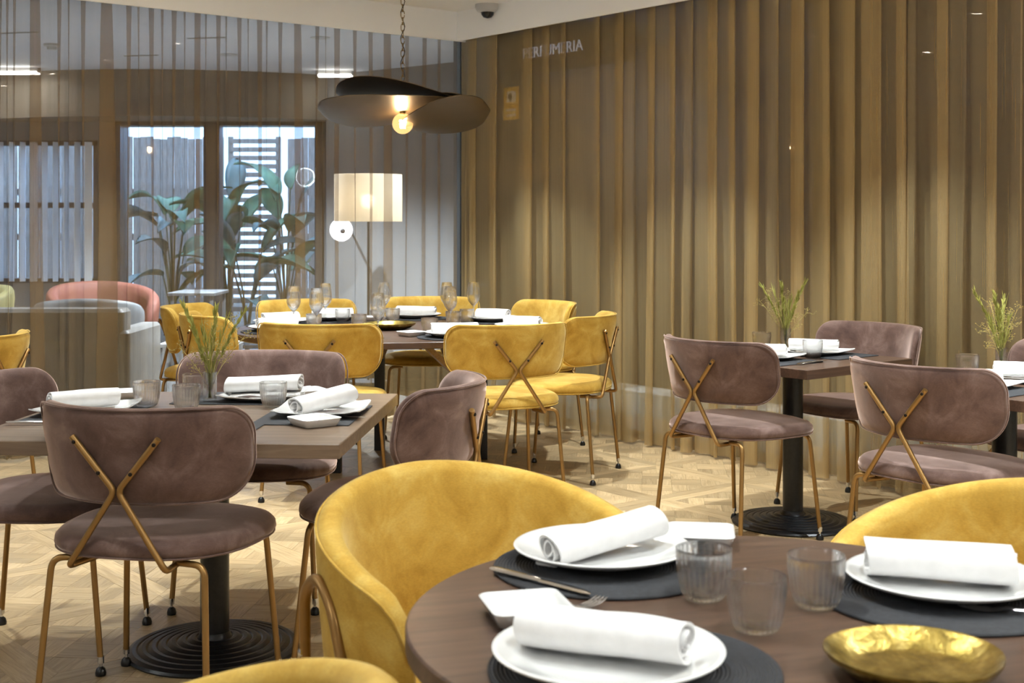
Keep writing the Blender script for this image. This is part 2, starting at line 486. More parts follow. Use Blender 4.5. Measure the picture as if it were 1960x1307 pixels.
# ---------------------------------------------------------------- sheer curtains
def px_left(px):
    k = (px - 980) / 2500; return (C.x - k * C.y) / (k * U.y - U.x)
def px_right(px):
    k = (px - 980) / 2500; return (C.x - k * C.y) / (k * V.y - V.x)
ROWS = 15
def curtain(name, label, along, t0, t1, pleats, z0, z1, off, etop, ebot, mat, hem, rnd):
    """pleats: (position, overlap at top, overlap at bottom, drift at bottom); three layers of cloth lie over each other at a pleat"""
    A = U if along == 'u' else V; N = V if along == 'u' else U    # N points into the room
    def cloth(za, zb, rows, key, m_, push=0.0):
        loops = []; dist = []
        for k in range(rows + 1):
            z = za + (zb - za) * k / rows
            q = 1 - (z - z0) / (z1 - z0)               # 0 top .. 1 bottom
            e = etop + (ebot - etop) * q ** .8
            pts = [(t0, 0)]
            for (s, w0, w1, dr, ph) in pleats:
                wq = w0 + (w1 - w0) * min(1, q * 1.15) ** .7
                sq = s + dr * q + .006 * q * sin(ph * 9 + z * 2.2)
                prev = pts[-1]
                x1, x0 = sq + wq / 2, sq - wq / 2
                for t in (.2, .4, .6, .8):
                    b = sin(t * pi * 2 + ph) * e * .7
                    pts.append((prev[0] + (x1 - .006 - prev[0]) * t, prev[1] + (e - prev[1]) * t + b))
                pts += [(x1 - .006, e), (x1, e * .85), (x1 - .004, e * .55)]
                pts += [(sq, .08 * e + .25 * e * sin(ph * 5))]
                pts += [(x0 + .004, -e * .45), (x0, -e * .8), (x0 + .006, -e)]
            prev = pts[-1]
            for t in (.3, .6, 1): pts.append((prev[0] + (t1 - prev[0]) * t, prev[1] * (1 - t)))
            loops.append([C + A * a + N * (off + b + push) + Vector((0, 0, z)) for a, b in pts])
            dist.append(pts)
        mb_ = MB().loft(loops, closed=False)
        me = mb_.mesh(key, m_, angle=180)
        ul = me.uv_layers.new(name='UVMap'); nn = len(loops[0]); cum = [0]
        for i in range(1, nn): cum.append(cum[-1] + sqrt((dist[0][i][0] - dist[0][i - 1][0]) ** 2 + (dist[0][i][1] - dist[0][i - 1][1]) ** 2))
        for lp in me.loops:
            vi = lp.vertex_index; ul.data[lp.index].uv = (cum[vi % nn], mb_.v[vi][2])
        return me
    base = C + A * ((t0 + t1) / 2)
    root = thing(name, label, 'curtain', (0, 0, 0))
    obj('cloth', cloth(z0, z1, ROWS, name + '_cloth', mat), root)
    obj('hem', cloth(z0 + .001, z0 + hem, 3, name + '_hem', mat, .0025), root)
    obj('heading_tape', cloth(z1 - .03, z1, 1, name + '_tape', mat, .002), root)
    return root
rnd = random.Random(3)
LP = [(75, .06, .10), (213, .07, .155), (388, .05, .06), (580, .06, .11), (752, .07, .11), (8, .03, .02), (36, .025, .008), (75, .06, .10), (122, .035, .006), (168, .04, .008), (213, .07, .155), (256, .045, .012), (299, .045, .018),
      (343, .045, .008), (388, .05, .06), (428, .045, .012), (468, .045, .008), (507, .05, .035), (547, .045, .01), (580, .06, .11), (618, .045, .01),
      (656, .06, .05), (690, .045, .02), (720, .05, .04), (752, .07, .11), (790, .05, .03), (824, .05, .06), (852, .04, .05)]
thin = [(22, .012), (58, .010), (98, .012), (140, .01), (188, .012), (228, .014), (274, .012), (320, .014), (363, .012), (404, .012), (443, .012), (485, .012), (521, .014), (563, .014), (597, .012), (634, .012), (668, .014), (735, .014)]
pl = [(px_left(a), b, c, rnd.uniform(-.03, .03), rnd.uniform(0, 6)) for a, b, c in LP]
pl += [(px_left(a), b * 2.0, .004, rnd.uniform(-.01, .01), rnd.uniform(0, 6)) for a, b in thin]
t = px_left(-20)
while t < 4.6:
    pl.append((t, .05, rnd.choice((.01, .02, .08)), 0, rnd.uniform(0, 6))); t += .17
ok = []
for q in pl:                       # the main pleats come first, thin ones only where there is room
    if all(abs(q[0] - o[0]) > (max(q[1], q[2]) + max(o[1], o[2])) / 2 + .012 for o in ok): ok.append(q)
ok.sort()
curtain('sheer_curtain', 'brown sheer curtain with narrow dark pleats, lounge visible through it', 'u', -.05, 4.7, ok, .015, 2.70, -.07, .012, .03, 'sheer_cloth', .16, rnd)
CLEAR = ((px_right(950) - .005, px_right(950) + .06), (px_right(1076), px_right(1094)))
def fullpleats(t0, t1, seed):
    r = random.Random(seed); out = []; t = t0 + .06
    while t < t1 - .07:
        w_ = r.choice((.05, .09, .11, .13, .15)); out.append((t + w_ / 2, w_ * .85, w_ * r.uniform(.95, 1.1), r.uniform(-.015, .015), r.uniform(0, 6)))
        t += w_ + r.uniform(.035, .09)
    return [q for q in out if not any(a < q[0] + q[1] / 2 and q[0] - q[1] / 2 < b for a, b in CLEAR)]
tS = px_right(1642)
PR = [(px_right(a), b, c, .0, 1.3 * k) for k, (a, b, c) in enumerate(((1664, .09, .115), (1713, .08, .10), (1742, .02, .03), (1792, .085, .10), (1838, .025, .02), (1887, .075, .09), (1944, .03, .04)))]
curtain('sheer_curtain', 'gold brown sheer curtain closing the long stretch from the corner', 'v', -.05, tS + .03, fullpleats(-.05, tS, 5), .012, 2.70, -.075, .02, .06, 'sheer_cloth_dense', .16, rnd)
curtain('sheer_curtain', 'gold brown sheer curtain at the right edge, behind the green grass vase', 'v', tS - .02, 5.6, PR + fullpleats(px_right(1985), 5.6, 11), .012, 2.70, -.055, .02, .06, 'sheer_cloth_mid', .16, rnd)
#==LIGHTS==
# ---------------------------------------------------------------- ceiling downlights
MB().lathe([(.032, -.004), (.05, -.006), (.052, 0), (.052, .004)], 24, cap=False).mesh('downlight_ring', 'plastic_white')
MB().lathe([(.001, -.002), (.033, -.002), (.033, .004)], 20).mesh('downlight_disc', 'downlight_glow')
SPOTS = []
k_ = 0
for u_ in (.85, 2.45, 4.05):
    for v_ in (.85, 2.3, 3.75, 5.2, 6.65, 8.1):
        SPOTS.append((u_, v_))
SPOTS[SPOTS.index((4.05, 3.75))] = (3.3, 3.05)
for i, (u_, v_) in enumerate(SPOTS):
    p_ = UV(u_, v_, CEIL)
    t_ = thing('ceiling_downlight', 'small round recessed downlight in the dining room ceiling', 'downlight', p_, 0, 'recessed ceiling downlights')
    obj('trim_ring', 'downlight_ring', t_); obj('lens', 'downlight_disc', t_)
    ld = bpy.data.lights.new('downlight_beam', 'SPOT'); ld.energy = SPOT_W * {.85: 1.6, 2.45: .95 if v_ > 3 else 1.25, 3.3: .85, 4.05: .7, 5.7: .3}[u_] * (.68 if v_ > 6 and u_ in (2.45, 4.05) else .5 if v_ > 6 else 1); ld.color = SPOT_COL
    ld.spot_size = R(100 if v_ > 6 else 76); ld.spot_blend = .5; ld.shadow_soft_size = .035
    lo = bpy.data.objects.new('downlight_beam', ld); COL.objects.link(lo); lo.parent = t_; lo.location = (0, 0, -.012)
# security dome camera on the ceiling near the corner
t_ = thing('security_camera', 'small white dome security camera on the ceiling near the corner', 'camera', (-.168, 8.95, CEIL))
MB().lathe([(.085, 0), (.085, -.02), (.075, -.045), (.05, -.055), (.044, -.05)], 28, cap=False).mesh('dome_housing', 'plastic_white')
MB().lathe([(.046, -.045), (.042, -.07), (.028, -.088), (.002, -.095)], 24).mesh('dome_lens', 'smoked_dome')
obj('housing', 'dome_housing', t_); obj('lens_dome', 'dome_lens', t_)
# unseen globe lamps added behind and beside the camera as fill light
MB().sphere((0, 0, 0), .16, 32, 20).mesh('fill_globe', 'fill_globe_glow', angle=180)
for u_, v_, who in ((1.5, 7.6, 'beyond the right picture edge'), (6.5, 2.4, 'beyond the left picture edge'), (6.9, 6.0, 'left of the camera'), (4.2, 8.7, 'right of the camera')):
    t_ = thing('fill_globe_lamp', 'added white fill globe lamp ' + who, 'lamp', UV(u_, v_, 2.2), 0, 'added fill globes')
    g_ = obj('globe', 'fill_globe', t_)
    obj('cord', MB().tube([(0, 0, .15), (0, 0, CEIL - 2.2)], .003, 6).mesh('fill_globe_cord', 'black_rubber'), t_)
    obj('canopy', MB().lathe([(.05, -.02), (.05, 0)], 20).mesh('fill_globe_canopy', 'plastic_white'), t_, (0, 0, CEIL - 2.2))
    ld = bpy.data.lights.new('fill_globe_light', 'POINT'); ld.energy = FILL_GLOBE_W; ld.color = SPOT_COL; ld.shadow_soft_size = .18
    lo = bpy.data.objects.new('fill_globe_light', ld); COL.objects.link(lo); lo.parent = g_
#==CHAIRS==
# ================================================================== CHAIRS
def rounded_outline(hw, z0, z1, rb, rt, n=12):
    """closed outline (a, h): half width hw, bottom corner radius rb, top radius rt"""
    pts = []
    for cx, cy, r_, st in ((hw - rt, z1 - rt, rt, 0), (-hw + rt, z1 - rt, rt, 90), (-hw + rb, z0 + rb, rb, 180), (hw - rb, z0 + rb, rb, 270)):
        for q in range(n + 1):
            t = R(st + 90 * q / n); pts.append((cx + r_ * cos(t), cy + r_ * sin(t)))
    out = []
    for i in range(len(pts)):            # subdivide the straight runs
        a, b = pts[i], pts[(i + 1) % len(pts)]; d = sqrt((a[0] - b[0]) ** 2 + (a[1] - b[1]) ** 2)
        k = max(1, int(d / .03))
        for j in range(k): out.append((a[0] + (b[0] - a[0]) * j / k, a[1] + (b[1] - a[1]) * j / k))
    return out
BR, LEAN, ZB, YB = .345, .20, .60, -.215
def back_pt(a, h, off):
    rr = BR + .06 * (h - .73); th = a / BR
    x = (rr + off) * sin(th); y = YB + rr - (rr + off) * cos(th) - LEAN * (h - ZB)
    return Vector((x, y, h))
def make_back(mat):
    ol = rounded_outline(.365, .598, .862, .125, .085)
    cm = (0, .735); fr = (.30, .6, .82, .93, .985, 1.0)
    rings_o, rings_i = [], []
    for f_ in fr:
        th = .030 * (1 - f_ ** 7) ** .5 if f_ < 1 else 0
        ro, ri = [], []
        for a, h in ol:
            aa, hh = cm[0] + (a - cm[0]) * f_, cm[1] + (h - cm[1]) * f_
            ro.append(back_pt(aa, hh, th)); ri.append(back_pt(aa, hh, -th * .9))
        rings_o.append(ro); rings_i.append(ri)
    mb = MB(); n_ = len(ol)
    loops = list(reversed(rings_i)); loops.reverse()
    mb.loft(rings_o + list(reversed(rings_i))[1:], True)
    co = len(mb.v); mb.v.append(tuple(back_pt(0, cm[1], .030))); ci = co + 1; mb.v.append(tuple(back_pt(0, cm[1], -.027)))
    last = (len(fr) * 2 - 2) * n_
    for j in range(n_):
        mb.f.append((co, (j + 1) % n_, j)); mb.f.append((ci, last + j, last + (j + 1) % n_))
    mb.mesh('back_' + mat, mat, angle=180)
    # piping follows the outer edge of the back
    pts = [back_pt(a * .975, .735 + (h - .735) * .965, .0205) for a, h in ol]
    MB().tube(pts + [pts[0]], .0028, 6, cap=False).mesh('back_piping_' + mat, mat, angle=180)
def sup(t, a, b, e):
    c, s = cos(t), sin(t)
    return a * math.copysign(abs(c) ** (2 / e), c), b * math.copysign(abs(s) ** (2 / e), s)
def make_seat(mat):
    mb = MB(); loops = []; n_ = 48
    for f_, z in ((.30, .452), (.86, .452), (.96, .458), (1.0, .474), (.992, .490), (.95, .503), (.86, .511), (.6, .517), (.3, .519)):
        lp = []
        for j in range(n_):
            x, y = sup(2 * pi * j / n_, .29, .265, 2.7)
            lp.append((x * f_ * (1 + .06 * y / .265), y * f_ + .01, z))
        loops.append(lp)
    mb.loft(loops, True, True, True).mesh('seat_' + mat, mat, angle=180)
    lp = [(x * .985 * (1 + .06 * y / .265), y * .985 + .01, .462) for x, y in (sup(2 * pi * j / 48, .29, .265, 2.7) for j in range(49))]
    MB().tube(lp, .003, 6, cap=False).mesh('seat_piping_' + mat, mat, angle=180)
for mt in ('mustard_velvet', 'taupe_velvet'): make_back(mt); make_seat(mt)
for s in (-1, 1):
    p0 = back_pt(s * .112, .785, .040); p1 = back_pt(s * .004, .642, .041)
    pts = fillet([p0, p1, (s * .140, -.262, .438), (s * .125, -.14, .436)], .020, 6)
    MB().tube(pts, .0088, 10).mesh('brace_%d' % s, 'bronze_tube')
    for k, q in enumerate((.10, .66)):
        c_ = p0.lerp(p1, q); nrm = (back_pt(c_.x, c_.z, .1) - back_pt(c_.x, c_.z, 0)).normalized()
        M_ = nrm.to_track_quat('Z', 'Y').to_matrix().to_4x4(); M_.translation = c_ + nrm * .006
        MB().lathe([(.0055, 0), (.0055, .005), (.0035, .0065)], 10, M_).mesh('screw_%d_%d' % (s, k), 'dark_screw')
for sx in (-1, 1):
    for sy in (-1, 1):
        pts = fillet([(sx * .14, sy * .19, .444), (sx * .222, sy * .205, .444), (sx * .246, sy * .243, .05)], .035, 6)
        MB().tube(pts, .0092, 10).mesh('leg_%d_%d' % (sx, sy), 'bronze_tube')
MB().lathe([(.0155, 0), (.0165, .008), (.013, .02), (.006, .026)], 14).mesh('glide', 'black_rubber')
MB().lathe([(.005, .024), (.005, .034), (.010, .036), (.010, .056)], 12).mesh('glide_stem', 'chrome')
def dining_chair(velv, label, x, y, ang, group):
    """ang: direction the chair faces, degrees from +X"""
    t_ = thing('dining_chair', label, 'chair', (x, y, 0), R(ang - 90), group)
    b = obj('backrest', 'back_' + velv, t_); obj('piping', 'back_piping_' + velv, b)
    s_ = obj('seat', 'seat_' + velv, t_); obj('piping', 'seat_piping_' + velv, s_)
    for s in (-1, 1):
        br = obj('back_brace', 'brace_%d' % s, t_)
        for k in (0, 1): obj('screw', 'screw_%d_%d' % (s, k), br)
    for sx in (-1, 1):
        for sy in (-1, 1):
            lg = obj('leg', 'leg_%d_%d' % (sx, sy), t_)
            st = obj('glide_stem', 'glide_stem', lg, (sx * .2465, sy * .244, 0)); obj('glide_foot', 'glide', lg, (sx * .2465, sy * .244, 0))
    return t_
TA, MU = 'taupe_velvet', 'mustard_velvet'
G1 = 'taupe velvet dining chairs'; G2 = 'mustard velvet chairs around the far round table'
dining_chair(TA, 'taupe velvet chair at the front left, its crossed bronze brace fully shown', -.985, 3.69, 78, G1)
dining_chair(TA, 'taupe velvet chair at the left edge of the picture, partly cut off', -1.47, 4.14, 0, G1)
dining_chair(TA, 'taupe velvet chair facing the camera behind the vase of the left square table', -.925, 4.74, -90, G1)
dining_chair(TA, 'taupe velvet chair turned sideways at the right end of the left square table', -.37, 4.09, 171, G1)
dining_chair(TA, 'taupe velvet chair back to camera left of the middle black pedestal, spotlit seat', .965, 5.60, 37, G1)
dining_chair(TA, 'taupe velvet chair facing the camera by the right curtain, behind the middle table', 1.61, 6.19, 213, G1)
dining_chair(TA, 'taupe velvet chair back to camera at right, largest of the right hand group', 1.535, 4.66, 37, G1)
dining_chair(TA, 'taupe velvet chair peeping in at the right edge behind the grass vase', 2.22, 5.20, 219, G1)
T4 = (-.66, 7.48)
dining_chair(MU, 'mustard chair back to camera, directly behind the taupe chair with the vase', -.93, 6.50, 82, G2)
dining_chair(MU, 'mustard chair with crossed brace in full view at the front of the round table', -.06, 6.46, 110, G2)
dining_chair(MU, 'mustard chair at the right of the round table, seen side on, farthest right', .27, 7.02, 160, G2)
dining_chair(MU, 'mustard chair behind the farthest right one, against the gold curtain corner', .09, 7.98, 212, G2)
dining_chair(MU, 'mustard chair facing the camera at the back of the round table, near the corner', -.53, 8.36, 266, G2)
dining_chair(MU, 'mustard chair facing the camera below the leafy window, back left of round table', -1.25, 8.08, 290, G2)
dining_chair(MU, 'mustard chair rear one of the pair at the left of the round table', -1.76, 7.67, 352, G2)
dining_chair(MU, 'mustard chair front one of the pair at the left, behind the grass stems', -1.50, 7.06, 28, G2)
dining_chair(MU, 'mustard chair back just inside the left picture edge by the curtain', -2.44, 5.74, 168, 'mustard velvet chairs elsewhere')

# barrel armchairs of the foreground table
def make_tub(mat):
    """curved shell: top slopes from the back to the arm ends"""
    TH = R(122); n_ = 60; loops = []
    def ztop(q): return .815 - .165 * (q ** 1.7)
    for i in range(n_ + 1):
        q = -1 + 2 * i / n_; th = q * TH; a = abs(q)
        zt = ztop(a); zb = .40; endk = max(0, (a - .90) / .10)
        hr = sqrt(max(0, 1 - endk ** 2)); mid = (zt + zb) / 2 - .02
        zt2 = mid + (zt - mid) * (.35 + .65 * hr) ; zb2 = mid + (zb - mid) * (.45 + .55 * hr)
        half = .030 * (.25 + .75 * hr)
        lp = []
        for k in range(16):
            t = 2 * pi * k / 16
            sx = math.copysign(abs(cos(t)) ** .55, cos(t)) * half; sz = math.copysign(abs(sin(t)) ** .35, sin(t))
            z = (zt2 + zb2) / 2 + sz * (zt2 - zb2) / 2
            rr = .285 + .075 * (z - .42) + sx
            ex = 1.06; 
            lp.append((rr * sin(th) * ex, -rr * cos(th) + (.03 * max(0, a - .6)), z))
        loops.append(lp)
    MB().loft(loops, True, True, True).mesh('tub_shell_' + mat, mat, angle=180)
    pts = []
    for i in range(n_ + 1):
        lp = loops[i]; pts.append(Vector(lp[3]) * .5 + Vector(lp[2]) * .5 + Vector((sin((-1 + 2 * i / n_) * TH), -cos((-1 + 2 * i / n_) * TH), 0)) * .0035)
    MB().tube(pts, .003, 6).mesh('tub_piping_' + mat, mat, angle=180)
    lo = []
    for f_, z in ((.4, .385), (.95, .39), (1, .41), (1, .45), (.96, .468), (.85, .478), (.4, .484)):
        lo.append([(x * f_, y * f_ + .03, z) for x, y in (sup(2 * pi * j / 40, .268, .27, 2.6) for j in range(40))])
    MB().loft(lo, True, True, True).mesh('tub_seat_' + mat, mat, angle=180)
make_tub('mustard_velvet')
for s in (-1, 1):
    pts = fillet([(s * .30, -.235, .03), (s * .352, -.125, .625), (s * .352, -.06, .668), (s * .352, .005, .625), (s * .315, .21, .03)], .06, 7)
    MB().tube(pts, .0115, 12).mesh('tub_leg_%d' % s, 'bronze_tube')
MB().lathe([(.008, 0), (.008, .004), (.005, .006)], 12, Matrix.Rotation(pi / 2, 4, 'Y')).mesh('tub_bolt', 'chrome')
def tub_chair(velv, label, x, y, ang, group):
    t_ = thing('barrel_armchair', label, 'chair', (x, y, 0), R(ang - 90), group)
    sh = obj('shell', 'tub_shell_' + velv, t_); obj('piping', 'tub_piping_' + velv, sh)
    obj('seat', 'tub_seat_' + velv, t_)
    for s in (-1, 1):
        lg = obj('leg_loop', 'tub_leg_%d' % s, t_)
        for yy, zz in ((-.128, .50), (.036, .47)): obj('bolt', 'tub_bolt', lg, (s * .352 + (.006 if s > 0 else -.006), yy, zz), rot=(0, 0, 0 if s > 0 else pi))
        for yy, xx in ((-.235, .30), (.21, .315)): obj('glide_foot', 'glide', lg, (s * xx, yy, 0))
    return t_
G3 = 'mustard barrel armchairs at the foreground table'
tub_chair(MU, 'large mustard barrel armchair in the foreground, left of the white napkins', -.045, 2.66, -58, G3)
tub_chair(MU, 'mustard barrel armchair behind the foreground table at the right picture edge', .94, 2.50, -140, G3)
tub_chair(MU, 'mustard barrel armchair top rim rising from the bottom left picture edge', -.465, 1.475, 176, G3)
#==TABLES==
# ================================================================== TABLES
TT = .744
MB().lathe([(.045, .0), (.045, .70), (.09, .702), (.09, .706)], 28).mesh('ped_col', 'black_iron')
prof = [(.268, 0), (.272, .006), (.266, .013)]
for k in range(7):
    r_ = .262 - k * .030; z_ = .0145 + k * .0042
    prof += [(r_, z_), (r_ - .010, z_ + .005), (r_ - .022, z_ + .0045), (r_ - .027, z_ + .0015)]
prof += [(.05, .048), (.047, .06)]
MB().lathe(prof, 56, cap=True).mesh('ped_base', 'black_iron', angle=25)
def pedestal_table(label, x, y, rz, sx, sy, top, px=0, py=0):
    t_ = thing('square_pedestal_table', label, 'table', (x, y, 0), rz)
    k = 'top_%g_%g' % (sx, sy)
    mb = MB().rbox(-sx / 2, sx / 2, -sy / 2, sy / 2, TT - .040, TT, .005, 2)
    obj('tabletop', mb.mesh(k, top, angle=30), t_)
    obj('column', 'ped_col', t_, (px, py, .012)); obj('base_plate', 'ped_base', t_, (px, py, 0))
    obj('mounting_plate', MB().rbox(-.16, .16, -.16, .16, TT - .048, TT - .0402, .006).mesh('mount_plate', 'black_iron'), t_, (px, py, 0))
    return t_
T1 = (-.975, 4.12); R1 = R(-3.6)
T2 = (1.26, 5.86); R2 = math.atan2(.632, .775)
T3 = (1.84, 4.88)
pedestal_table('square light walnut table on a ribbed black pedestal at left', *T1, R1, 1.08, 1.06, 'light_walnut', .035, .01)
pedestal_table('small square walnut table on a black pedestal, middle right by the curtain', *T2, R2, .74, .74, 'walnut')
pedestal_table('small square walnut table cut by the right picture edge', *T3, R2, .74, .74, 'walnut')
# far round table on black posts with oak braces
t_ = thing('round_dining_table', 'large round walnut table with eight place settings in the far corner', 'table', (*T4, 0))
RT4 = .92
MB().lathe([(RT4 - .004, TT - .035), (RT4, TT - .03), (RT4, TT - .003), (RT4 - .003, TT)], 96).mesh('round_top_far', 'walnut', angle=30)
obj('tabletop', 'round_top_far', t_)
for lx, ly in ((-.125, .27), (.49, -.03), (-.29, -.43), (.38, -.58)):
    obj('leg', MB().rbox(-.03, .03, -.03, .03, 0, TT - .036, .004, 2).mesh('post', 'black_iron'), t_, (lx, ly, 0))
    for dx, dy in ((1, 0), (-1, 0), (0, 1)):
        c_ = Vector((0, 0, 0)) - Vector((lx, ly, 0))
    a_ = Vector((lx, ly, .56)); 
    for dd in (Vector((-lx, -ly + .001, 0)).normalized(), Vector((ly, -lx, 0)).normalized() * (1 if lx > 0 else -1)):
        b_ = a_ + dd * .17 + Vector((0, 0, .15)); perp = Vector((-dd.y, dd.x, 0)) * .034
        ax = (b_ - a_).normalized(); side = ax.cross(perp).normalized() * .014
        lp0 = [a_ + perp * .0 + perp * k1 * .4 + side * k2 - ax * .03 for k1, k2 in ((-1, -1), (1, -1), (1, 1), (-1, 1))]
        lp1 = [q + (b_ - a_) + ax * .02 for q in lp0]
        sh = dd * .034
        obj('brace', MB().loft([[q + sh for q in lp0], [q + sh for q in lp1]], True, True, True).mesh('brace_oak', 'brace_oak', smooth=False), t_)
# foreground round table
T5 = (.37, 2.0); RT5 = .532
t_ = thing('round_dining_table', 'round dark walnut table in the foreground, laid with white plates', 'table', (*T5, 0), R(18))
MB().lathe([(RT5 - .006, TT - .036), (RT5, TT - .031), (RT5, TT - .003), (RT5 - .003, TT)], 128).mesh('round_top_near', 'walnut', angle=30)
obj('tabletop', 'round_top_near', t_); obj('column', 'ped_col', t_, (0, 0, .012)); obj('base_plate', 'ped_base', t_)
obj('mounting_plate', 'mount_plate', t_)
#==TABLEWARE==
# ================================================================== TABLEWARE
def rad(f): return f
MB().lathe([(.085, 0), (.09, .003), (.11, .006), (.150, .021), (.157, .025), (.1575, .027), (.155, .0285), (.148, .026), (.112, .012), (.1, .0085), (.05, .0075), (.001, .0075)], 72).mesh('round_plate', 'porcelain', angle=60)
def square_dish(key, half, h, e, corner, wall, mat, foot):
    sh = [(foot, 0), (foot + .03, .002), (.94, h - .004), (1.0, h), (.995, h + .003), (.95, h + .002), (wall, .008), (wall - .12, .0055), (.02, .005)]
    loops = []
    for f_, z in sh:
        lp = []
        for j in range(64):
            t = 2 * pi * j / 64; x, y = sup(t, half, half, e)
            k = max(0, (sqrt(x * x + y * y) / half - 1) / .35) if f_ > .9 else 0
            lp.append((x * f_, y * f_, z + corner * min(1, k) ** 1.5))
        loops.append(lp)
    MB().loft(loops, True, True, True).mesh(key, mat, angle=60)
square_dish('square_plate', .138, .014, 14, .010, .74, 'porcelain', .62)
def tray(key, half, r_, h):
    loops = []
    for ins, z in ((.016, 0), (.011, .0015), (.001, h - .003), (0, h - .001), (.0012, h), (.0035, h - .0005), (.006, h - .006), (.015, .0075), (.019, .006), (.045, .0058)):
        lp = []; a = half - ins; rr = max(r_ - ins * .6, .004)
        for cx, cy, st in ((a - rr, a - rr, 0), (-a + rr, a - rr, 90), (-a + rr, -a + rr, 180), (a - rr, -a + rr, 270)):
            for q in range(7):
                t = R(st + 15 * q); lp.append((cx + rr * cos(t), cy + rr * sin(t), z))
        loops.append(lp)
    MB().loft(loops, True, True, True).mesh(key, 'porcelain', angle=55)
tray('small_dish', .064, .018, .025)
# gold dish: shallow, a little uneven
rg = random.Random(4); ph = [rg.uniform(0, 6) for _ in range(6)]
def wob(t): return 1 + .012 * sin(2 * t + ph[0]) + .010 * sin(3 * t + ph[1]) + .007 * sin(5 * t + ph[2])
MB().lathe([(.07, .002), (.09, .006), (.112, .022), (.117, .030), (.1165, .0325), (.113, .031), (.104, .022), (.084, .009), (.078, .007), (.04, .006), (.001, .006)], 72, shape=wob).mesh('gold_dish', 'gold_leaf', angle=70)
# ribbed tumbler
def tumbler():
    n_ = 112; outer, inner = [], []
    op = [(.018, .0), (.027, .0005), (.0315, .004), (.0355, .012), (.0395, .028), (.0425, .048), (.0440, .066), (.0450, .078), (.0455, .0825)]
    for k, (r_, z) in enumerate(op):
        amp = .0011 if 2 < k < 7 else 0
        outer.append([(( r_ + amp * cos(28 * 2 * pi * j / n_)) * cos(2 * pi * j / n_), (r_ + amp * cos(28 * 2 * pi * j / n_)) * sin(2 * pi * j / n_), z) for j in range(n_)])
    ip = [(.0447, .0832), (.0440, .0825), (.0425, .066), (.0405, .046), (.037, .028), (.032, .014), (.026, .0095), (.01, .009)]
    for r_, z in ip: inner.append([(r_ * cos(2 * pi * j / n_), r_ * sin(2 * pi * j / n_), z) for j in range(n_)])
    MB().loft(outer + inner, True, True, True).mesh('tumbler', 'table_glass', angle=60)
tumbler()
MB().lathe([(.034, 0), (.034, .0015), (.02, .004), (.006, .008), (.0038, .02), (.0036, .075), (.006, .088), (.018, .103), (.033, .123), (.0405, .146), (.0405, .166), (.036, .2), (.0305, .236),
            (.0297, .2365), (.0292, .236), (.0347, .2), (.0392, .166), (.0392, .147), (.032, .125), (.017, .106), (.004, .095), (.0005, .094)], 40).mesh('wine_glass', 'table_glass', angle=50)
MB().lathe([(.02, 0), (.0225, .001), (.0235, .05), (.0245, .1), (.0238, .1005), (.0233, .1), (.0222, .05), (.0205, .012), (.001, .011)], 32).mesh('vase', 'table_glass', angle=50)
MB().lathe([(.001, .0125), (.0195, .0125), (.021, .05), (.0215, .062), (.001, .062)], 24).mesh('vase_water', 'table_glass', angle=50)
# coiled round place mat and woven rectangular mat
prof = [(.196, 0), (.1985, .0025), (.197, .005)]
k = .194
while k > .008:
    prof += [(k, .0032), (k - .0028, .0052)]; k -= .0056
prof += [(.001, .0045)]
MB().lathe(prof, 72).mesh('round_mat', 'mat_black', angle=20)
MB().rbox(-.21, .21, -.15, .15, 0, .003, .004, 2).mesh('woven_mat', 'mat_black', angle=30)
# rolled napkins: a spiral of folded linen with a loose flap
def napkin(key, seed, ln=.215, turns=2.3, r0=.008, r1=.035, squash=.84):
    r = random.Random(seed); n_ = 64; m_ = 14; loops = []
    for i in range(m_ + 1):
        q = i / m_; xx = -ln / 2 + ln * q
        sc = 1.0 - .10 * abs(q - .45) + .05 * sin(q * 5 + seed); tw = .12 * sin(q * 3 + seed)
        cen, hal = [], .0021
        for j in range(n_ + 1):
            t = j / n_
            if t < .86:
                s_ = t / .86; a = -pi / 2 - 2 * pi * turns * (1 - s_) + tw; rr = (r0 + (r1 - r0) * s_) * sc
                y, z = rr * cos(a) * 1.12, rr * sin(a) * squash
            else:
                s_ = (t - .86) / .14; rr = r1 * sc
                y = s_ * (.047 + .008 * sin(seed * 2 + q * 9)); z = -rr * squash + .002 * sin(q * 14 + seed + s_ * 3) * s_
            cen.append((y, z + .035 * squash * 1.05))
        out_, inn = [], []
        for j in range(n_ + 1):
            a, b = cen[max(j - 1, 0)], cen[min(j + 1, n_)]
            dx, dy = b[0] - a[0], b[1] - a[1]; d = sqrt(dx * dx + dy * dy) + 1e-9
            nx, ny = dy / d * hal, -dx / d * hal
            jit = .004 * sin(j * .35 + seed) * (1 if i in (0, m_) else 0)
            out_.append((xx + jit, cen[j][0] + nx, cen[j][1] + ny)); inn.append((xx + jit, cen[j][0] - nx, cen[j][1] - ny))
        loops.append(out_ + inn[::-1])
    mb = MB().loft(loops, True)
    nn = len(loops[0]); last = m_ * nn
    for j in range(n_):
        mb.f.append((j, nn - 1 - j, nn - 2 - j, j + 1)); mb.f.append((last + j, last + j + 1, last + nn - 2 - j, last + nn - 1 - j))
    zmin = min(q[2] for q in mb.v); mb.v = [(x, y, z - zmin) for x, y, z in mb.v]
    mb.mesh(key, 'linen', angle=70)
for k, (ln, tr) in enumerate(((.23, 2.2), (.235, 2.4), (.205, 2.0), (.21, 2.6))): napkin('napkin_%d' % k, k + 1, ln, tr)
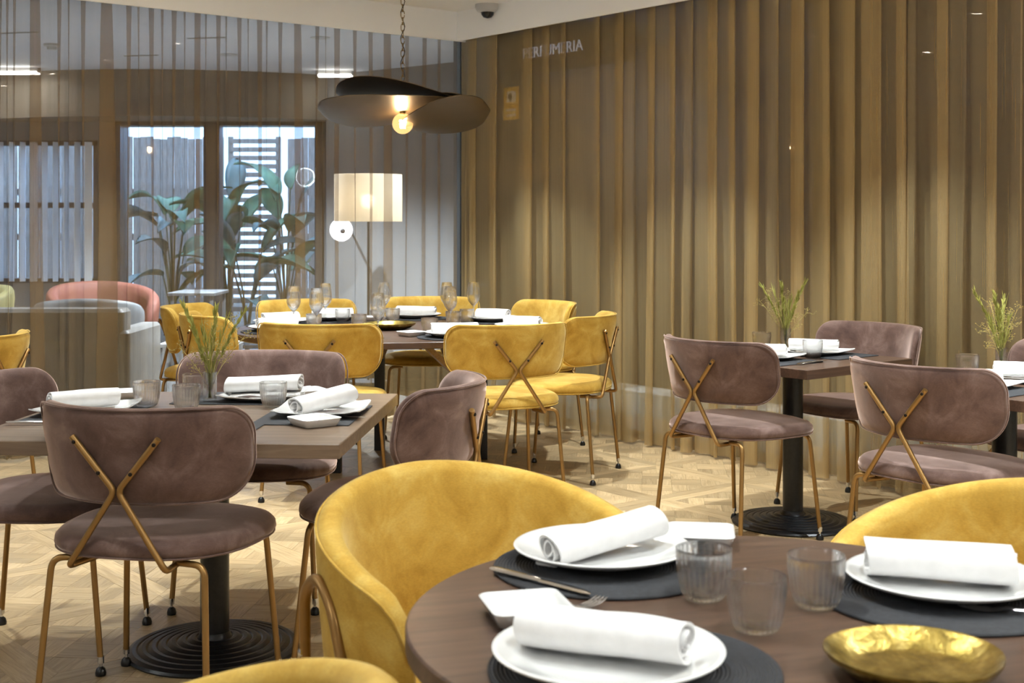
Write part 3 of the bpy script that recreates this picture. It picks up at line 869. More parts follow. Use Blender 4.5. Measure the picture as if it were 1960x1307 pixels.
# cutlery, lying along X with the business end at +X
def loft_flat(stations, key=None, mb=None):
    mb = mb or MB(); loops = []
    for x, w_, th, z, y in stations:
        loops.append([(x, y - w_, z), (x, y - w_ * .6, z + th), (x, y + w_ * .6, z + th), (x, y + w_, z), (x, y, z - th * .6)])
    return mb.loft(loops, True, True, True)
loft_flat([(-.11, .0055, .0025, .002, 0), (-.10, .0085, .0035, .002, 0), (-.03, .0075, .0035, .002, 0), (.0, .0055, .003, .002, 0), (.005, .0085, .0015, .002, .001), (.06, .0105, .0012, .002, .001), (.10, .0085, .001, .002, -.001), (.115, .002, .0008, .002, -.004)]).mesh('knife', 'cutlery_steel', angle=50)
mb = loft_flat([(-.10, .004, .0012, .002, 0), (-.09, .0085, .0016, .002, 0), (-.05, .006, .0022, .0025, 0), (.02, .0035, .0025, .006, 0), (.045, .006, .002, .007, 0), (.058, .0115, .0014, .004, 0), (.07, .0122, .0012, .002, 0)])
for y in (-.0098, -.0033, .0033, .0098):
    loft_flat([(.068, .0022, .0012, .002, y), (.09, .0018, .0011, .002, y), (.108, .0014, .0009, .0045, y), (.116, .0006, .0006, .0065, y)], mb=mb)
mb.mesh('fork', 'cutlery_steel', angle=50)
mb = MB()

def put(name, me, label, cat, x, y, z, rz=0, group=None, rot=None):
    o = obj(name, me, None, (x, y, z), rz, rot); return tag(o, label, cat, group)
def napk(k, label, x, y, z, deg, tilt=0, scale=1.0, group='rolled white napkins'):
    o = put('napkin', 'napkin_%d' % k, label, 'napkin', x, y, z, R(deg), group, rot=(0, R(tilt), R(deg))); o.scale = (scale,) * 3; return o
# ---- foreground round table
E_ = TT + .0006
MT = E_ + .0052
GP = 'round white dinner plates'; GM = 'coiled black round place mats'; GT = 'ribbed glass tumblers'
put('place_mat', 'round_mat', 'round coiled black place mat under the front napkin plate', 'place mat', .165, 1.765, E_, 0, GM)
put('place_mat', 'round_mat', 'round coiled black place mat under the plate beside the large armchair', 'place mat', .165, 2.285, E_, .4, GM)
put('place_mat', 'round_mat', 'round coiled black place mat under the plate at the right edge', 'place mat', .69, 2.10, E_, .9, GM)
put('dinner_plate', 'round_plate', 'round white plate nearest the camera at the bottom edge', 'plate', .130, 1.765, MT, 0, GP)
put('dinner_plate', 'round_plate', 'round white plate before the large mustard armchair', 'plate', .160, 2.325, MT, 0, GP)
put('dinner_plate', 'round_plate', 'round white plate at the right edge of the foreground table', 'plate', .705, 2.135, MT, 0, GP)
napk(0, 'rolled white napkin with spiral end on the nearest plate', .125, 1.77, MT + .012, -22, 0, 1.0)
napk(1, 'rolled white napkin slanting up to the right before the large armchair', .165, 2.325, MT + .012, 32, -6, 1.0)
napk(2, 'thick rolled white napkin on the rightmost foreground plate', .70, 2.14, MT + .012, -16, 0, 1.12)
put('side_dish', 'small_dish', 'small white square dish left of the nearest napkin', 'dish', .022, 2.0, E_, R(14), 'small white square dishes')
put('side_dish', 'small_dish', 'small white square dish behind the tumblers at the table back edge', 'dish', .355, 2.465, E_, R(-8), 'small white square dishes')
put('gold_dish', 'gold_dish', 'shallow hammered gold dish at the lower right corner', 'dish', .537, 1.745, E_, R(20))
put('tumbler', 'tumbler', 'ribbed glass tumbler in front of the plate with the slanting napkin', 'tumbler', .308, 2.098, E_, 0, GT)
put('tumbler', 'tumbler', 'ribbed glass tumbler nearest the camera between two others', 'tumbler', .362, 1.935, E_, .1, GT)
put('tumbler', 'tumbler', 'ribbed glass tumbler touching the rightmost foreground plate', 'tumbler', .479, 2.056, E_, .2, GT)
put('table_knife', 'knife', 'steel knife on the mat beside the large armchair', 'knife', .045, 2.172, MT + .003, R(-43), 'steel table knives')
put('table_fork', 'fork', 'steel fork with tines up between the small dish and nearest plate', 'fork', .072, 1.985, E_ + .004, R(52), 'steel table forks')
put('table_fork', 'fork', 'steel fork lying at the right edge below the plate', 'fork', .80, 1.985, MT + .002, R(158), 'steel table forks')
put('table_knife', 'knife', 'steel knife under the napkin by the back small dish', 'knife', .30, 2.43, MT + .002, R(-36), 'steel table knives')
# ---- left square table
def loc1(a, b):
    c, s = cos(R1), sin(R1); return T1[0] + a * c - b * s, T1[1] + a * s + b * c
MR = E_ + .0035
d1 = math.degrees(R1)
for (a, b, rz, who) in ((.355, .0, 90, 'under the corner plate at the right of the left table'), (-.365, .0, 90, 'at the left end of the left table'),
                        (.03, .36, 0, 'at the back of the left table by the vase'), (.04, -.355, 0, 'at the front of the left table behind the front chair')):
    x, y = loc1(a, b); put('place_mat', 'woven_mat', 'dark woven rectangular mat ' + who, 'place mat', x, y, E_, R1 + R(rz), 'dark woven rectangular mats')
for (a, b, who) in ((.375, .02, 'on the left table beside the sideways taupe chair'), (-.375, .0, 'at the far left with a spiral napkin'), (.105, .36, 'behind the vase on the left table')):
    x, y = loc1(a, b); put('square_plate', 'square_plate', 'square white plate ' + who, 'plate', x, y, MR, R1, 'square white plates')
x, y = loc1(.38, .015); napk(2, 'plump rolled white napkin on the square plate near the sideways taupe chair', x, y, MR + .010, 47, -6, 1.08)
x, y = loc1(-.385, .0); napk(3, 'rolled white napkin with tight spiral end at far left', x, y, MR + .010, 30, 0, 1.0)
x, y = loc1(.105, .36); napk(1, 'long rolled white napkin lying level behind the vase', x, y, MR + .010, 174, 3, 1.1)
for px_, py_, a, who in ((-.59, 3.895, 38, 'in front of the plump napkin on the left table'), (-.715, 4.55, 30, 'between the level napkin and the plump napkin'), (-1.36, 4.50, 20, 'behind the spiral napkin at far left')):
    put('side_dish', 'small_dish', 'small white square dish ' + who, 'dish', px_, py_, E_, R(a), 'small white square dishes')
for px_, py_, who in ((-1.20, 4.29, 'beside the spiral napkin at far left'), (-1.047, 4.20, 'cut off by the front taupe chair back'), (-1.09, 4.50, 'half hidden behind the vase of the left table'), (-.780, 4.27, 'on the left table by the plump napkin plate')):
    put('tumbler', 'tumbler', 'ribbed glass tumbler ' + who, 'tumbler', px_, py_, E_, 0, GT)
put('table_fork', 'fork', 'steel fork beside the small dish on the left table', 'fork', -.545, 4.0, MR + .002, R(185), 'steel table forks')
put('table_knife', 'knife', 'steel knife by the far left square plate', 'knife', -1.40, 3.90, MR + .003, R(0), 'steel table knives')
# ---- middle and right small tables
def locT(T, a, b): return T[0] + a * .775 - b * .632, T[1] + a * .632 + b * .775
for T, who, full in ((T2, 'middle small table', 1), (T3, 'small table at the right edge', 0)):
    dg = math.degrees(R2)
    for sgn, side in ((-1, 'near side'), (1, 'curtain side')):
        x, y = locT(T, sgn * .2, 0); put('place_mat', 'woven_mat', 'dark woven rectangular mat on the %s of the %s' % (side, who), 'place mat', x, y, E_, R2 + pi / 2, 'dark woven rectangular mats')
        x, y = locT(T, sgn * .175, .02); put('square_plate', 'square_plate', 'square white plate on the %s of the %s' % (side, who), 'plate', x, y, MR, R2, 'square white plates')
        napk((2 if sgn < 0 else 0), 'rolled white napkin on the %s of the %s' % (side, who), x, y, MR + .01, dg - 58 if sgn < 0 else dg - 54, 0, .95)
    x, y = locT(T, -.16, -.225); put('table_knife', 'knife', 'steel knife near the edge of the %s' % who, 'knife', x, y, MR + .002, R2 + R(6), 'steel table knives')
put('tumbler', 'tumbler', 'ribbed glass tumbler at the front edge of the middle small table', 'tumbler', 1.335, 5.80, E_, 0, GT)
put('tumbler', 'tumbler', 'ribbed glass tumbler beside the grass vase of the middle small table', 'tumbler', 1.185, 6.20, E_, 0, GT)
put('tumbler', 'tumbler', 'ribbed glass tumbler left of the grass vase at the right edge', 'tumbler', 1.80, 5.16, E_, 0, GT)
# ---- far round table
A4 = [(-.93, 6.72, 86), (-.30, 6.85, 118), (.06, 7.35, 170), (-.115, 7.93, 215), (-.60, 8.20, 266), (-1.10, 8.02, 312), (-1.36, 7.66, 350), (-1.30, 7.22, 25)]
W4 = ['behind the front left mustard chair', 'by the mustard chair with the full brace', 'before the farthest right mustard chair', 'before the chair at the curtain corner',
      'before the back chair near the corner', 'before the chair under the leafy window', 'before the rear left mustard chair', 'before the front left side mustard chair']
for i, (x, y, a) in enumerate(A4):
    put('place_mat', 'round_mat', 'round dark mat on the far table ' + W4[i], 'place mat', x, y, E_, 0, GM)
    put('dinner_plate', 'round_plate', 'round white plate on the far table ' + W4[i], 'plate', x, y, MT, 0, GP)
    na = (None, 10, -25, -32, -6, 4, 30, 24)[i]
    if na is not None: napk(i % 4, 'rolled white napkin on the far table ' + W4[i], x, y, MT + .011, na, 0, 1.05)
for x, y, who in ((-1.254, 7.50, 'leftmost of all the wine glasses'), (-1.09, 7.284, 'second from the left, with a tumbler behind it'), (-1.124, 7.86, 'third from the left, tallest of the left group'), (-.698, 6.80, 'nearest the front edge of the far table'),
                  (-.784, 8.0, 'behind the nearest one in the middle of the far table'), (-.399, 8.0, 'rearmost of the right group'), (-.355, 7.50, 'front of the right group'), (-.236, 8.02, 'farthest right, standing clear of the others')):
    put('wine_glass', 'wine_glass', 'wine glass ' + who, 'wine glass', x, y, E_, 0, 'wine glasses on the far round table')
for x, y, who in ((-1.13, 7.45, 'below the two left wine glasses'), (-1.02, 7.86, 'right of the left wine glasses'), (-.725, 7.93, 'before the back napkin near the middle'), (-.87, 7.42, 'left of the far gold dish'),
                  (-.45, 7.12, 'in front of the gap between the mustard chairs'), (-.345, 7.66, 'inside the right wine glass group'), (-.27, 7.84, 'right of the right wine glass group')):
    put('tumbler', 'tumbler', 'ribbed glass tumbler on the far table ' + who, 'tumbler', x, y, E_, 0, GT)
put('gold_dish', 'gold_dish', 'shallow gold dish at the centre of the far round table', 'dish', -.69, 7.40, E_, .5).scale = (1.25, 1.25, 1.1)
put('side_dish', 'small_dish', 'small white square dish at the front of the far table', 'dish', -.535, 6.95, E_, R(40), 'small white square dishes')
put('side_dish', 'small_dish', 'small white square dish at the back of the far table', 'dish', -.86, 8.05, E_, R(10), 'small white square dishes')
put('side_dish', 'small_dish', 'small white square dish at the left of the far table', 'dish', -1.25, 7.88, E_, R(60), 'small white square dishes')
put('table_fork', 'fork', 'steel fork at the front of the far table by the small dish', 'fork', -.42, 6.93, E_ + .004, R(160), 'steel table forks')
# ---- grass in glass vases
def stem_mesh(key, seed, h, lean, az, kind):
    r = random.Random(seed); mb = MB(); pts = []
    for i in range(9):
        q = i / 8; b = lean * q ** 1.6
        pts.append(Vector((.012 * cos(az) * (q - .3) + b * cos(az), .012 * sin(az) * (q - .3) + b * sin(az), .014 + h * q)))
    mb.tube(pts, [.0018 - .0009 * i / 8 for i in range(9)], 5)
    def blade(p, d, ln, w_):
        d = d.normalized(); s_ = d.cross(Vector((r.uniform(-1, 1), r.uniform(-1, 1), .2))).normalized() * w_; u_ = d.cross(s_).normalized() * w_ * .5
        a, b, c = p, p + d * ln * .45, p + d * ln
        mb.add([a, b + s_, b + u_, b - s_, b - u_, c], [(0, 1, 2), (0, 2, 3), (0, 3, 4), (0, 4, 1), (5, 2, 1), (5, 3, 2), (5, 4, 3), (5, 1, 4)])
    def along(q):
        i = min(7, int(q * 8)); t = q * 8 - i; return pts[i].lerp(pts[i + 1], t), (pts[i + 1] - pts[i]).normalized()
    if kind == 'ear':
        for k in range(64):
            p, d = along(.46 + .54 * k / 64)
            o = Vector((r.uniform(-1, 1), r.uniform(-1, 1), r.uniform(-.2, .4))) * .38
            blade(p, d + o * 1.1, r.uniform(.020, .038), .0034)
    elif kind == 'leafy':
        for k in range(20):
            p, d = along(.25 + .7 * k / 20); o = Vector((r.uniform(-1, 1), r.uniform(-1, 1), .2)) * .3
            blade(p, d + o, r.uniform(.04, .08), .0026)
    else:
        for k in range(16):
            p, d = along(.45 + .55 * k / 16)
            o = Vector((r.uniform(-1, 1), r.uniform(-1, 1), r.uniform(-.1, .9))).normalized(); q1 = p + o * r.uniform(.02, .045)
            mb.tube([p, (p + q1) / 2 + Vector((0, 0, .004)), q1], .0004, 4)
            for e in range(4):
                q2 = q1 + Vector((r.uniform(-1, 1), r.uniform(-1, 1), r.uniform(-.3, 1))) * .018
                mb.tube([q1, q2], .0003, 3); mb.sphere(q2, .0022, 6, 4)
    mb.mesh(key, 'grass_straw' if kind == 'mist' else 'grass_green', angle=60)
KINDS = [('ear', .31, .115, 2.6), ('ear', .30, .03, 1.2), ('ear', .285, .105, .35), ('ear', .25, .05, 3.4), ('leafy', .24, .06, 2.2), ('leafy', .26, .05, .2), ('leafy', .22, .03, 4.6),
         ('mist', .22, .12, .1), ('mist', .17, .10, 3.0), ('mist', .27, .09, .9), ('leafy', .2, .04, 1.6), ('mist', .24, .05, 5.2)]
for i, (kd, h, ln, az) in enumerate(KINDS): stem_mesh('stem_%d' % i, 20 + i, h, ln, az, kd)
for x, y, rz, who in ((-1.018, 4.40, 0, 'standing among the tumblers of the left table'), (1.30, 6.20, 2.7, 'on the middle small table by the curtain'), (1.971, 5.258, .8, 'at the right picture edge')):
    t_ = thing('grass_vase', 'slim glass vase of green grasses ' + who, 'vase', (x, y, E_), rz, 'grass vases')
    g_ = obj('glass_cylinder', 'vase', t_); obj('water', 'vase_water', g_)
    for i in range(len(KINDS)): obj('grass_stem', 'stem_%d' % i, t_)
#==PENDANT==
# ================================================================== PENDANT LAMP
PX, PY = -.605, 7.25
t_ = thing('pendant_lamp', 'bronze pendant lamp of curled leaf plates with a glowing bulb on a chain', 'lamp', (PX, PY, 1.86))
def petal(key, stations, depth, th=.004):
    """stations: (x, z of the camera-side rim, z of the far rim, half depth) in metres relative to the lamp"""
    loops = []
    N_ = 24
    for i in range(N_ + 1):
        q = i / N_ * (len(stations) - 1); k = min(int(q), len(stations) - 2); t = q - k
        def cr(c):
            p0 = stations[max(k - 1, 0)][c]; p1 = stations[k][c]; p2 = stations[k + 1][c]; p3 = stations[min(k + 2, len(stations) - 1)][c]
            return .5 * (2 * p1 + (p2 - p0) * t + (2 * p0 - 5 * p1 + 4 * p2 - p3) * t * t + (3 * p1 - p0 - 3 * p2 + p3) * t ** 3)
        x, za, zb, hd = cr(0), cr(1), cr(2), max(.004, cr(3))
        up, dn = [], []
        for j in range(9):
            s = -1 + 2 * j / 8
            z = (za + zb) / 2 - (zb - za) / 2 * -s - .02 * (1 - s * s) * hd / .25
            up.append((x, s * hd, z + th / 2)); dn.append((x, s * hd, z - th / 2))
        loops.append(up + dn[::-1])
    return MB().loft(loops, True, True, True).mesh(key, 'pendant_bronze', angle=60)
K = 7.25 / 2500
def sx(px): return (px - 772) * K
def sz(py): return (425 - py) * K + 1.35 - 1.86
# the underside faces the camera: near rim high, far rim low
obj('petal', petal('petal_a', [(sx(644), sz(178), sz(178), .02), (sx(655), sz(165), sz(188), .15), (sx(690), sz(156), sz(191), .25), (sx(740), sz(158), sz(191), .28), (sx(800), sz(170), sz(191), .26), (sx(850), sz(184), sz(191), .18), (sx(884), sz(191), sz(192), .05)], .3), t_)
obj('petal', petal('petal_b', [(sx(609), sz(208), sz(209), .02), (sx(625), sz(197), sz(226), .16), (sx(670), sz(192), sz(236), .26), (sx(730), sz(191), sz(232), .29), (sx(790), sz(191), sz(220), .26), (sx(850), sz(191), sz(204), .17), (sx(880), sz(192), sz(195), .05)], .3), t_)
obj('petal', petal('petal_c', [(sx(765), sz(236), sz(238), .04), (sx(800), sz(218), sz(247), .20), (sx(845), sz(199), sz(249), .27), (sx(890), sz(191), sz(244), .26), (sx(922), sz(194), sz(232), .18), (sx(939), sz(210), sz(212), .02)], .3), t_)
obj('petal', petal('petal_d', [(sx(800), sz(186), sz(190), .05), (sx(845), sz(178), sz(190), .16), (sx(880), sz(180), sz(190), .16), (sx(906), sz(190), sz(191), .02)], .3), t_, (0, .2, .004))
zb_ = sz(237)
MB().sphere((0, 0, 0), .058, 28, 20).mesh('bulb_glass', 'bulb_glass', angle=180)
b_ = obj('bulb', 'bulb_glass', t_, (0, -.02, zb_))
mb = MB()
for a in range(6):
    t = a * pi / 3; mb.tube([(.012 * cos(t), .012 * sin(t), -.026), (.017 * cos(t), .017 * sin(t), .020)], .0028, 6)
obj('filament', mb.mesh('filament', 'filament'), b_)
MB().lathe([(.014, 0), (.016, .01), (.016, .06), (.008, .075), (.004, .08)], 16).mesh('socket', 'brass_socket')
obj('socket', 'socket', t_, (0, -.02, zb_ + .048))
ld = bpy.data.lights.new('bulb_light', 'POINT'); ld.energy = 14; ld.color = (1, .78, .5); ld.shadow_soft_size = .02
lo = bpy.data.objects.new('bulb_light', ld); COL.objects.link(lo); lo.parent = b_
# chain and cord up to the ceiling
def link_mesh():
    pts = []
    for j in range(17):
        t = 2 * pi * j / 16; pts.append((.010 * cos(t), 0, .019 * sin(t) + math.copysign(.003, sin(t))))
    MB().tube(pts, .0022, 6, cap=False).mesh('chain_link', 'brass_socket', angle=180)
link_mesh()
zt = CEIL - 1.86 - .03; z0_ = sz(160); nl = int((zt - z0_) / .036)
ch = obj('chain', MB().lathe([(.0045, 0), (.0045, .01)], 8).mesh('chain_eye', 'brass_socket'), t_, (0, -.02, z0_ - .01))
for k in range(nl): obj('chain_link', 'chain_link', ch, (0, 0, .03 + k * .036), R(90 * (k % 2) + 20))
pts = [(.012 * cos(k * .9), -.02 + .012 * sin(k * .9), zb_ + .12 + (zt - zb_ - .12) * k / 40) for k in range(41)]
obj('cord', MB().tube(pts, .0022, 6).mesh('cord', 'black_rubber'), t_)
obj('canopy', MB().lathe([(.06, 0), (.06, .012), (.02, -.02)][::1], 24).mesh('canopy', 'pendant_bronze'), t_, (0, -.02, CEIL - 1.86 - .013))
#==LOUNGE==
# ================================================================== LOUNGE BEHIND THE LEFT GLASS
LC = 2.89
mb = MB(); mb.add([UV(-.3, -.3, -.02), UV(9.5, -.3, -.02), (-12, 8, -.02), (-12, 14.2, -.02), (1.2, 14.2, -.02), (1.2, 10.2, -.02)], [(5, 4, 3, 2, 1, 0)])
mb.add([UV(-.3, -.3, -.1), UV(9.5, -.3, -.1), (-12, 8, -.1), (-12, 14.2, -.1), (1.2, 14.2, -.1), (1.2, 10.2, -.1)], [(0, 1, 2, 3, 4, 5)])
struct('floor_lounge', mb, 'lounge_floor', label='glossy grey lounge floor beyond the glass')
mb = MB(); mb.add([UV(-.3, -.3, LC), UV(9.5, -.3, LC), (-12, 8, LC), (-12, 14.2, LC), (1.2, 14.2, LC), (1.2, 10.2, LC)], [(0, 1, 2, 3, 4, 5)])
struct('ceiling_lounge', mb, 'lounge_ceiling', label='pale lounge ceiling beyond the glass')
mb = MB(); mb.box(-4.42, -4.22, 13.95, 14.15, -.1, LC); mb.box(-12, -6.8, 13.95, 14.15, -.1, LC); mb.box(-2.06, 1.2, 13.95, 14.15, -.1, LC)
mb.box(-6.8, -4.42, 13.95, 14.15, 2.22, LC); mb.box(-6.8, -4.42, 13.95, 14.15, -.1, .70); mb.box(-4.22, -2.06, 13.95, 14.15, 2.41, LC)
struct('wall_far', mb, 'lounge_wall', label='grey lounge wall with the garden openings')
mb = MB(); mb.add([(-1.95, 13.7, -.1), (.9, 11.4, -.1), (1.0, 11.5, -.1), (-1.85, 13.95, -.1), (-1.95, 13.7, LC), (.9, 11.4, LC), (1.0, 11.5, LC), (-1.85, 13.95, LC)],
                  [(3, 2, 1, 0), (4, 5, 6, 7), (0, 1, 5, 4), (1, 2, 6, 5), (2, 3, 7, 6), (3, 0, 4, 7)])
struct('wall_lounge', mb, 'lounge_wall', label='pale grey slanting lounge wall behind the lamp')
mb = MB(); mb.box(-12.1, -12, 4, 14.2, -.1, LC)
struct('wall_side', mb, 'lounge_wall')
mb = MB(); mb.add([UV(9.5, -.3, -.1), (-12, 8, -.1), (-12, 8, LC), UV(9.5, -.3, LC)], [(0, 1, 2, 3)])
struct('wall_end', mb, 'lounge_wall')
# curved bulkhead over the garden door
def bulk(q):
    x = -6.4 + 5.0 * q; return x, 13.15 + 2.4 * (q - .52) ** 2 * 1.6
loops = []
for i in range(33):
    x, y = bulk(i / 32); loops.append([(x, y, 2.42), (x, y, LC), (x, 14.0, LC), (x, 14.0, 2.42)])
struct('trim_2', MB().loft(loops, True, True, True), 'lounge_bulkhead', smooth=True, label='curved grey bulkhead above the garden door')
# glazed sliding door (two leaves)
root = struct('door_1', MB().box(-4.25, -4.17, 13.9, 14.2, 0, 2.43).box(-2.10, -2.02, 13.9, 14.2, 0, 2.43).box(-4.25, -2.02, 13.9, 14.2, 2.38, 2.44).box(-4.25, -2.02, 13.9, 14.2, 0, .04), 'anthracite_metal', label='dark framed glass garden door')
obj('mullion', MB().rbox(-3.29, -3.12, 13.92, 14.12, 0, 2.4, .01).mesh('mullion', 'anthracite_metal'), root)
for a, b in ((-4.17, -3.29), (-3.12, -2.10)):
    obj('pane', MB().box(a, b, 14.0, 14.012, .04, 2.38).mesh('door_pane', 'pane_glass', smooth=False), root)
root = struct('window_3', MB().box(-6.8, -6.75, 13.94, 14.1, .7, 2.22).box(-4.47, -4.42, 13.94, 14.1, .7, 2.22).box(-6.8, -4.42, 13.94, 14.1, 2.17, 2.22).box(-6.8, -4.42, 13.94, 14.1, .7, .75).box(-6.8, -4.42, 13.98, 14.06, 1.50, 1.56), 'anthracite_metal', label='lounge window with vertical blinds')
obj('pane', MB().box(-6.75, -4.47, 14.03, 14.04, .75, 2.17).mesh('win_pane', 'pane_glass', smooth=False), root)
MB().box(-.04, .04, -.002, .002, .72, 2.20).mesh('blind_slat', 'white_lacquer', smooth=False)
for k in range(20):
    obj('blind_slat', 'blind_slat', root, (-6.70 + k * .116, 13.86, 0), R(random.Random(k).choice((35, 60, 68, 72))))
# cove light strips
for i, (a, b, y, who) in enumerate(((-6.2, -4.72, 13.05, 'at the left'), (-1.98, -1.62, 13.3, 'above the floor lamp'))):
    t_ = thing('cove_light', 'bright linear cove light in the lounge ceiling ' + who, 'light', ((a + b) / 2, y, LC))
    obj('housing', MB().rbox(-(b - a) / 2, (b - a) / 2, -.05, .05, -.05, -.001, .006).mesh('cove_housing', 'plastic_white'), t_)
    obj('diffuser', MB().rbox(-(b - a) / 2 + .01, (b - a) / 2 - .01, -.056, .04, -.062, -.04, .006).mesh('cove_diffuser', 'led_white'), t_)
# spot lamps added in the lounge ceiling to brighten that room
for i, (x, y, who) in enumerate(((-5.6, 9.6, 'left'), (-2.6, 12.0, 'middle'), (-1.6, 10.9, 'right'), (-7.4, 11.6, 'far left'))):
    t_ = thing('lounge_fill_lamp', 'added round fill light in the lounge ceiling, %s one' % who, 'downlight', (x, y, LC), 0, 'added lounge fill lights')
    obj('trim_ring', 'downlight_ring', t_, scale=(1.6, 1.6, 1)); 
    ld = bpy.data.lights.new('lounge_fill_beam', 'SPOT'); ld.energy = LOUNGE_FILL_W; ld.color = (.86, .93, 1); ld.spot_size = R(120); ld.spot_blend = .8; ld.shadow_soft_size = .06
    lo = bpy.data.objects.new('lounge_fill_beam', ld); COL.objects.link(lo); lo.parent = t_; lo.location = (0, 0, -.03)
# smoke detector and slot vents
t_ = thing('smoke_detector', 'small white smoke detector on the lounge ceiling', 'detector', (-3.98, 11.3, LC))
obj('base', MB().lathe([(.07, 0), (.07, -.018), (.06, -.025)], 24).mesh('detector_base', 'plastic_white'), t_)
obj('sensor', MB().lathe([(.045, -.02), (.042, -.05), (.02, -.055)], 20).mesh('detector_sensor', 'plastic_white'), t_)
for i, (x, y, who) in enumerate(((-3.42, 12.05, 'beside the detector'), (-2.55, 10.9, 'in the middle'), (-1.62, 9.95, 'toward the corner'), (-4.0, 10.6, 'left of the detector'))):
    t_ = thing('slot_vent', 'thin dark slot vent in the lounge ceiling ' + who, 'vent', (x, y, LC), R(-12), 'lounge slot vents')
    obj('frame', MB().box(-.17, .17, -.014, .014, -.006, -.001).mesh('vent_frame', 'plastic_white', smooth=False), t_)
    obj('slot', MB().box(-.165, .165, -.009, .009, -.0075, -.004).mesh('vent_slot', 'anthracite_metal', smooth=False), t_)
# floor lamps
def floor_lamp(label, x, y, r_, z0_, z1_, w_):
    t_ = thing('floor_lamp', label, 'lamp', (x, y, 0))
    obj('base', MB().lathe([(.16, 0), (.16, .015), (.02, .022)], 32).mesh('lamp_base', 'anthracite_metal'), t_)
    obj('pole', MB().lathe([(.011, .02), (.011, z0_ + .12)], 14).mesh('lamp_pole', 'anthracite_metal'), t_)
    obj('shade', MB().lathe([(r_, z0_), (r_, z1_), (r_ - .004, z1_), (r_ - .004, z0_), (r_, z0_)], 48, cap=False).mesh('lamp_shade_m', 'lamp_shade', angle=60), t_)
    b_ = obj('bulb', MB().sphere((0, 0, 0), .06, 20, 14).mesh('lamp_bulb', 'lamp_bulb_glow', angle=180), t_, (0, -.02, z0_ + .17))
    ld = bpy.data.lights.new('lamp_light', 'POINT'); ld.energy = w_; ld.color = (1, .9, .74); ld.shadow_soft_size = .07
    lo = bpy.data.objects.new('lamp_light', ld); COL.objects.link(lo); lo.parent = b_
# the shade lets its bulb shine through
m = MAT['lamp_shade']; n = m.node_tree.nodes; l = m.node_tree.links
pb = n['Principled BSDF']
tr = n.new('ShaderNodeBsdfTranslucent'); tr.inputs[0].default_value = lin((216, 206, 190)); tp = n.new('ShaderNodeBsdfTransparent'); tp.inputs[0].default_value = (1, .95, .86, 1)
ms = n.new('ShaderNodeMixShader'); ms.inputs[0].default_value = .55; l.new(pb.outputs[0], ms.inputs[1]); l.new(tr.outputs[0], ms.inputs[2])
ms2 = n.new('ShaderNodeMixShader'); ms2.inputs[0].default_value = .16; l.new(ms.outputs[0], ms2.inputs[1]); l.new(tp.outputs[0], ms2.inputs[2])
l.new(ms2.outputs[0], n['Material Output'].inputs[0])
floor_lamp('tall floor lamp with a cream drum shade seen through the curtain', -1.21, 11.0, .285, 1.355, 1.75, 7)
# ring wall lamp
t_ = thing('wall_globe_lamp', 'glowing white round wall lamp with a dark centre below the drum shade', 'lamp', (-1.687, 12.9, 1.273))
obj('globe', MB().sphere((0, 0, 0), .113, 28, 18, (1, .55, 1)).mesh('globe_disc', 'globe_glow', angle=180), t_)
obj('centre_cap', MB().sphere((.02, -.05, -.01), .03, 16, 10, (1, .6, 1)).mesh('globe_cap', 'anthracite_metal', angle=180), t_)
obj('wall_arm', MB().tube([(0, .05, 0), (.02, .62, 0)], .012, 10).mesh('globe_arm', 'anthracite_metal'), t_)
# sofa right behind the glass
t_ = thing('lounge_sofa', 'long low grey sofa seen from behind through the left curtain', 'sofa', (-3.5, 9.35, 0))
obj('backrest', MB().rbox(-1.3, .82, -.36, -.12, .12, .75, .06, 5).mesh('sofa_back', 'grey_leather'), t_)
obj('seat', MB().rbox(-1.25, .78, -.14, .5, .14, .44, .05, 5).mesh('sofa_seat', 'grey_leather'), t_)
obj('armrest', MB().rbox(.70, .86, -.35, .5, .12, .60, .05, 5).mesh('sofa_arm', 'grey_leather'), t_)
for x, y in ((-1.2, -.3), (.76, -.3), (-1.2, .42), (.76, .42)): obj('leg', MB().rbox(-.02, .02, -.02, .02, 0, .13, .004).mesh('sofa_leg', 'anthracite_metal'), t_, (x, y, 0))
# lounge tub chairs
def tub_lounge(label, x, y, ang, mat, sc, zz):
    t_ = thing('lounge_tub_chair', label, 'chair', (x, y, 0), R(ang - 90), 'lounge tub chairs')
    key = 'lt_' + mat
    if key not in MESH:
        loops = []
        for i in range(41):
            q = -1 + 2 * i / 40; th = q * R(125); a = abs(q); zt = .80 - .20 * a ** 2; e = sqrt(max(.05, 1 - max(0, (a - .9) / .1) ** 2))
            lp = []
            for k in range(14):
                t = 2 * pi * k / 14; s1 = math.copysign(abs(cos(t)) ** .6, cos(t)) * .055 * e; s2 = math.copysign(abs(sin(t)) ** .5, sin(t))
                z = (zt + .22) / 2 + s2 * (zt - .22) / 2 * e; rr = .36 + .10 * (z - .4) + s1
                lp.append((rr * sin(th), -rr * cos(th), z))
            loops.append(lp)
        MB().loft(loops, True, True, True).mesh(key, mat, angle=180)
        MB().loft([[(x * f_, y * f_ + .02, z) for x, y in (sup(2 * pi * j / 36, .34, .34, 2.4) for j in range(36))] for f_, z in ((.6, .2), (1, .22), (1, .40), (.9, .44), (.4, .455))], True, True, True).mesh(key + 's', mat, angle=180)
    obj('shell', key, t_); obj('seat', key + 's', t_)
    for a in range(4): obj('leg', MB().tube([(0, 0, 0), (0, 0, .22)], .012, 8).mesh('tub_peg', 'anthracite_metal'), t_, (.24 * cos(pi / 4 + a * pi / 2), .24 * sin(pi / 4 + a * pi / 2), 0))
    t_.scale = (sc, sc, zz); return t_
tub_lounge('pale yellow tub chair at far left behind the sofa', -4.78, 11.2, -120, 'pale_yellow_fabric', 1.1, 1.0)
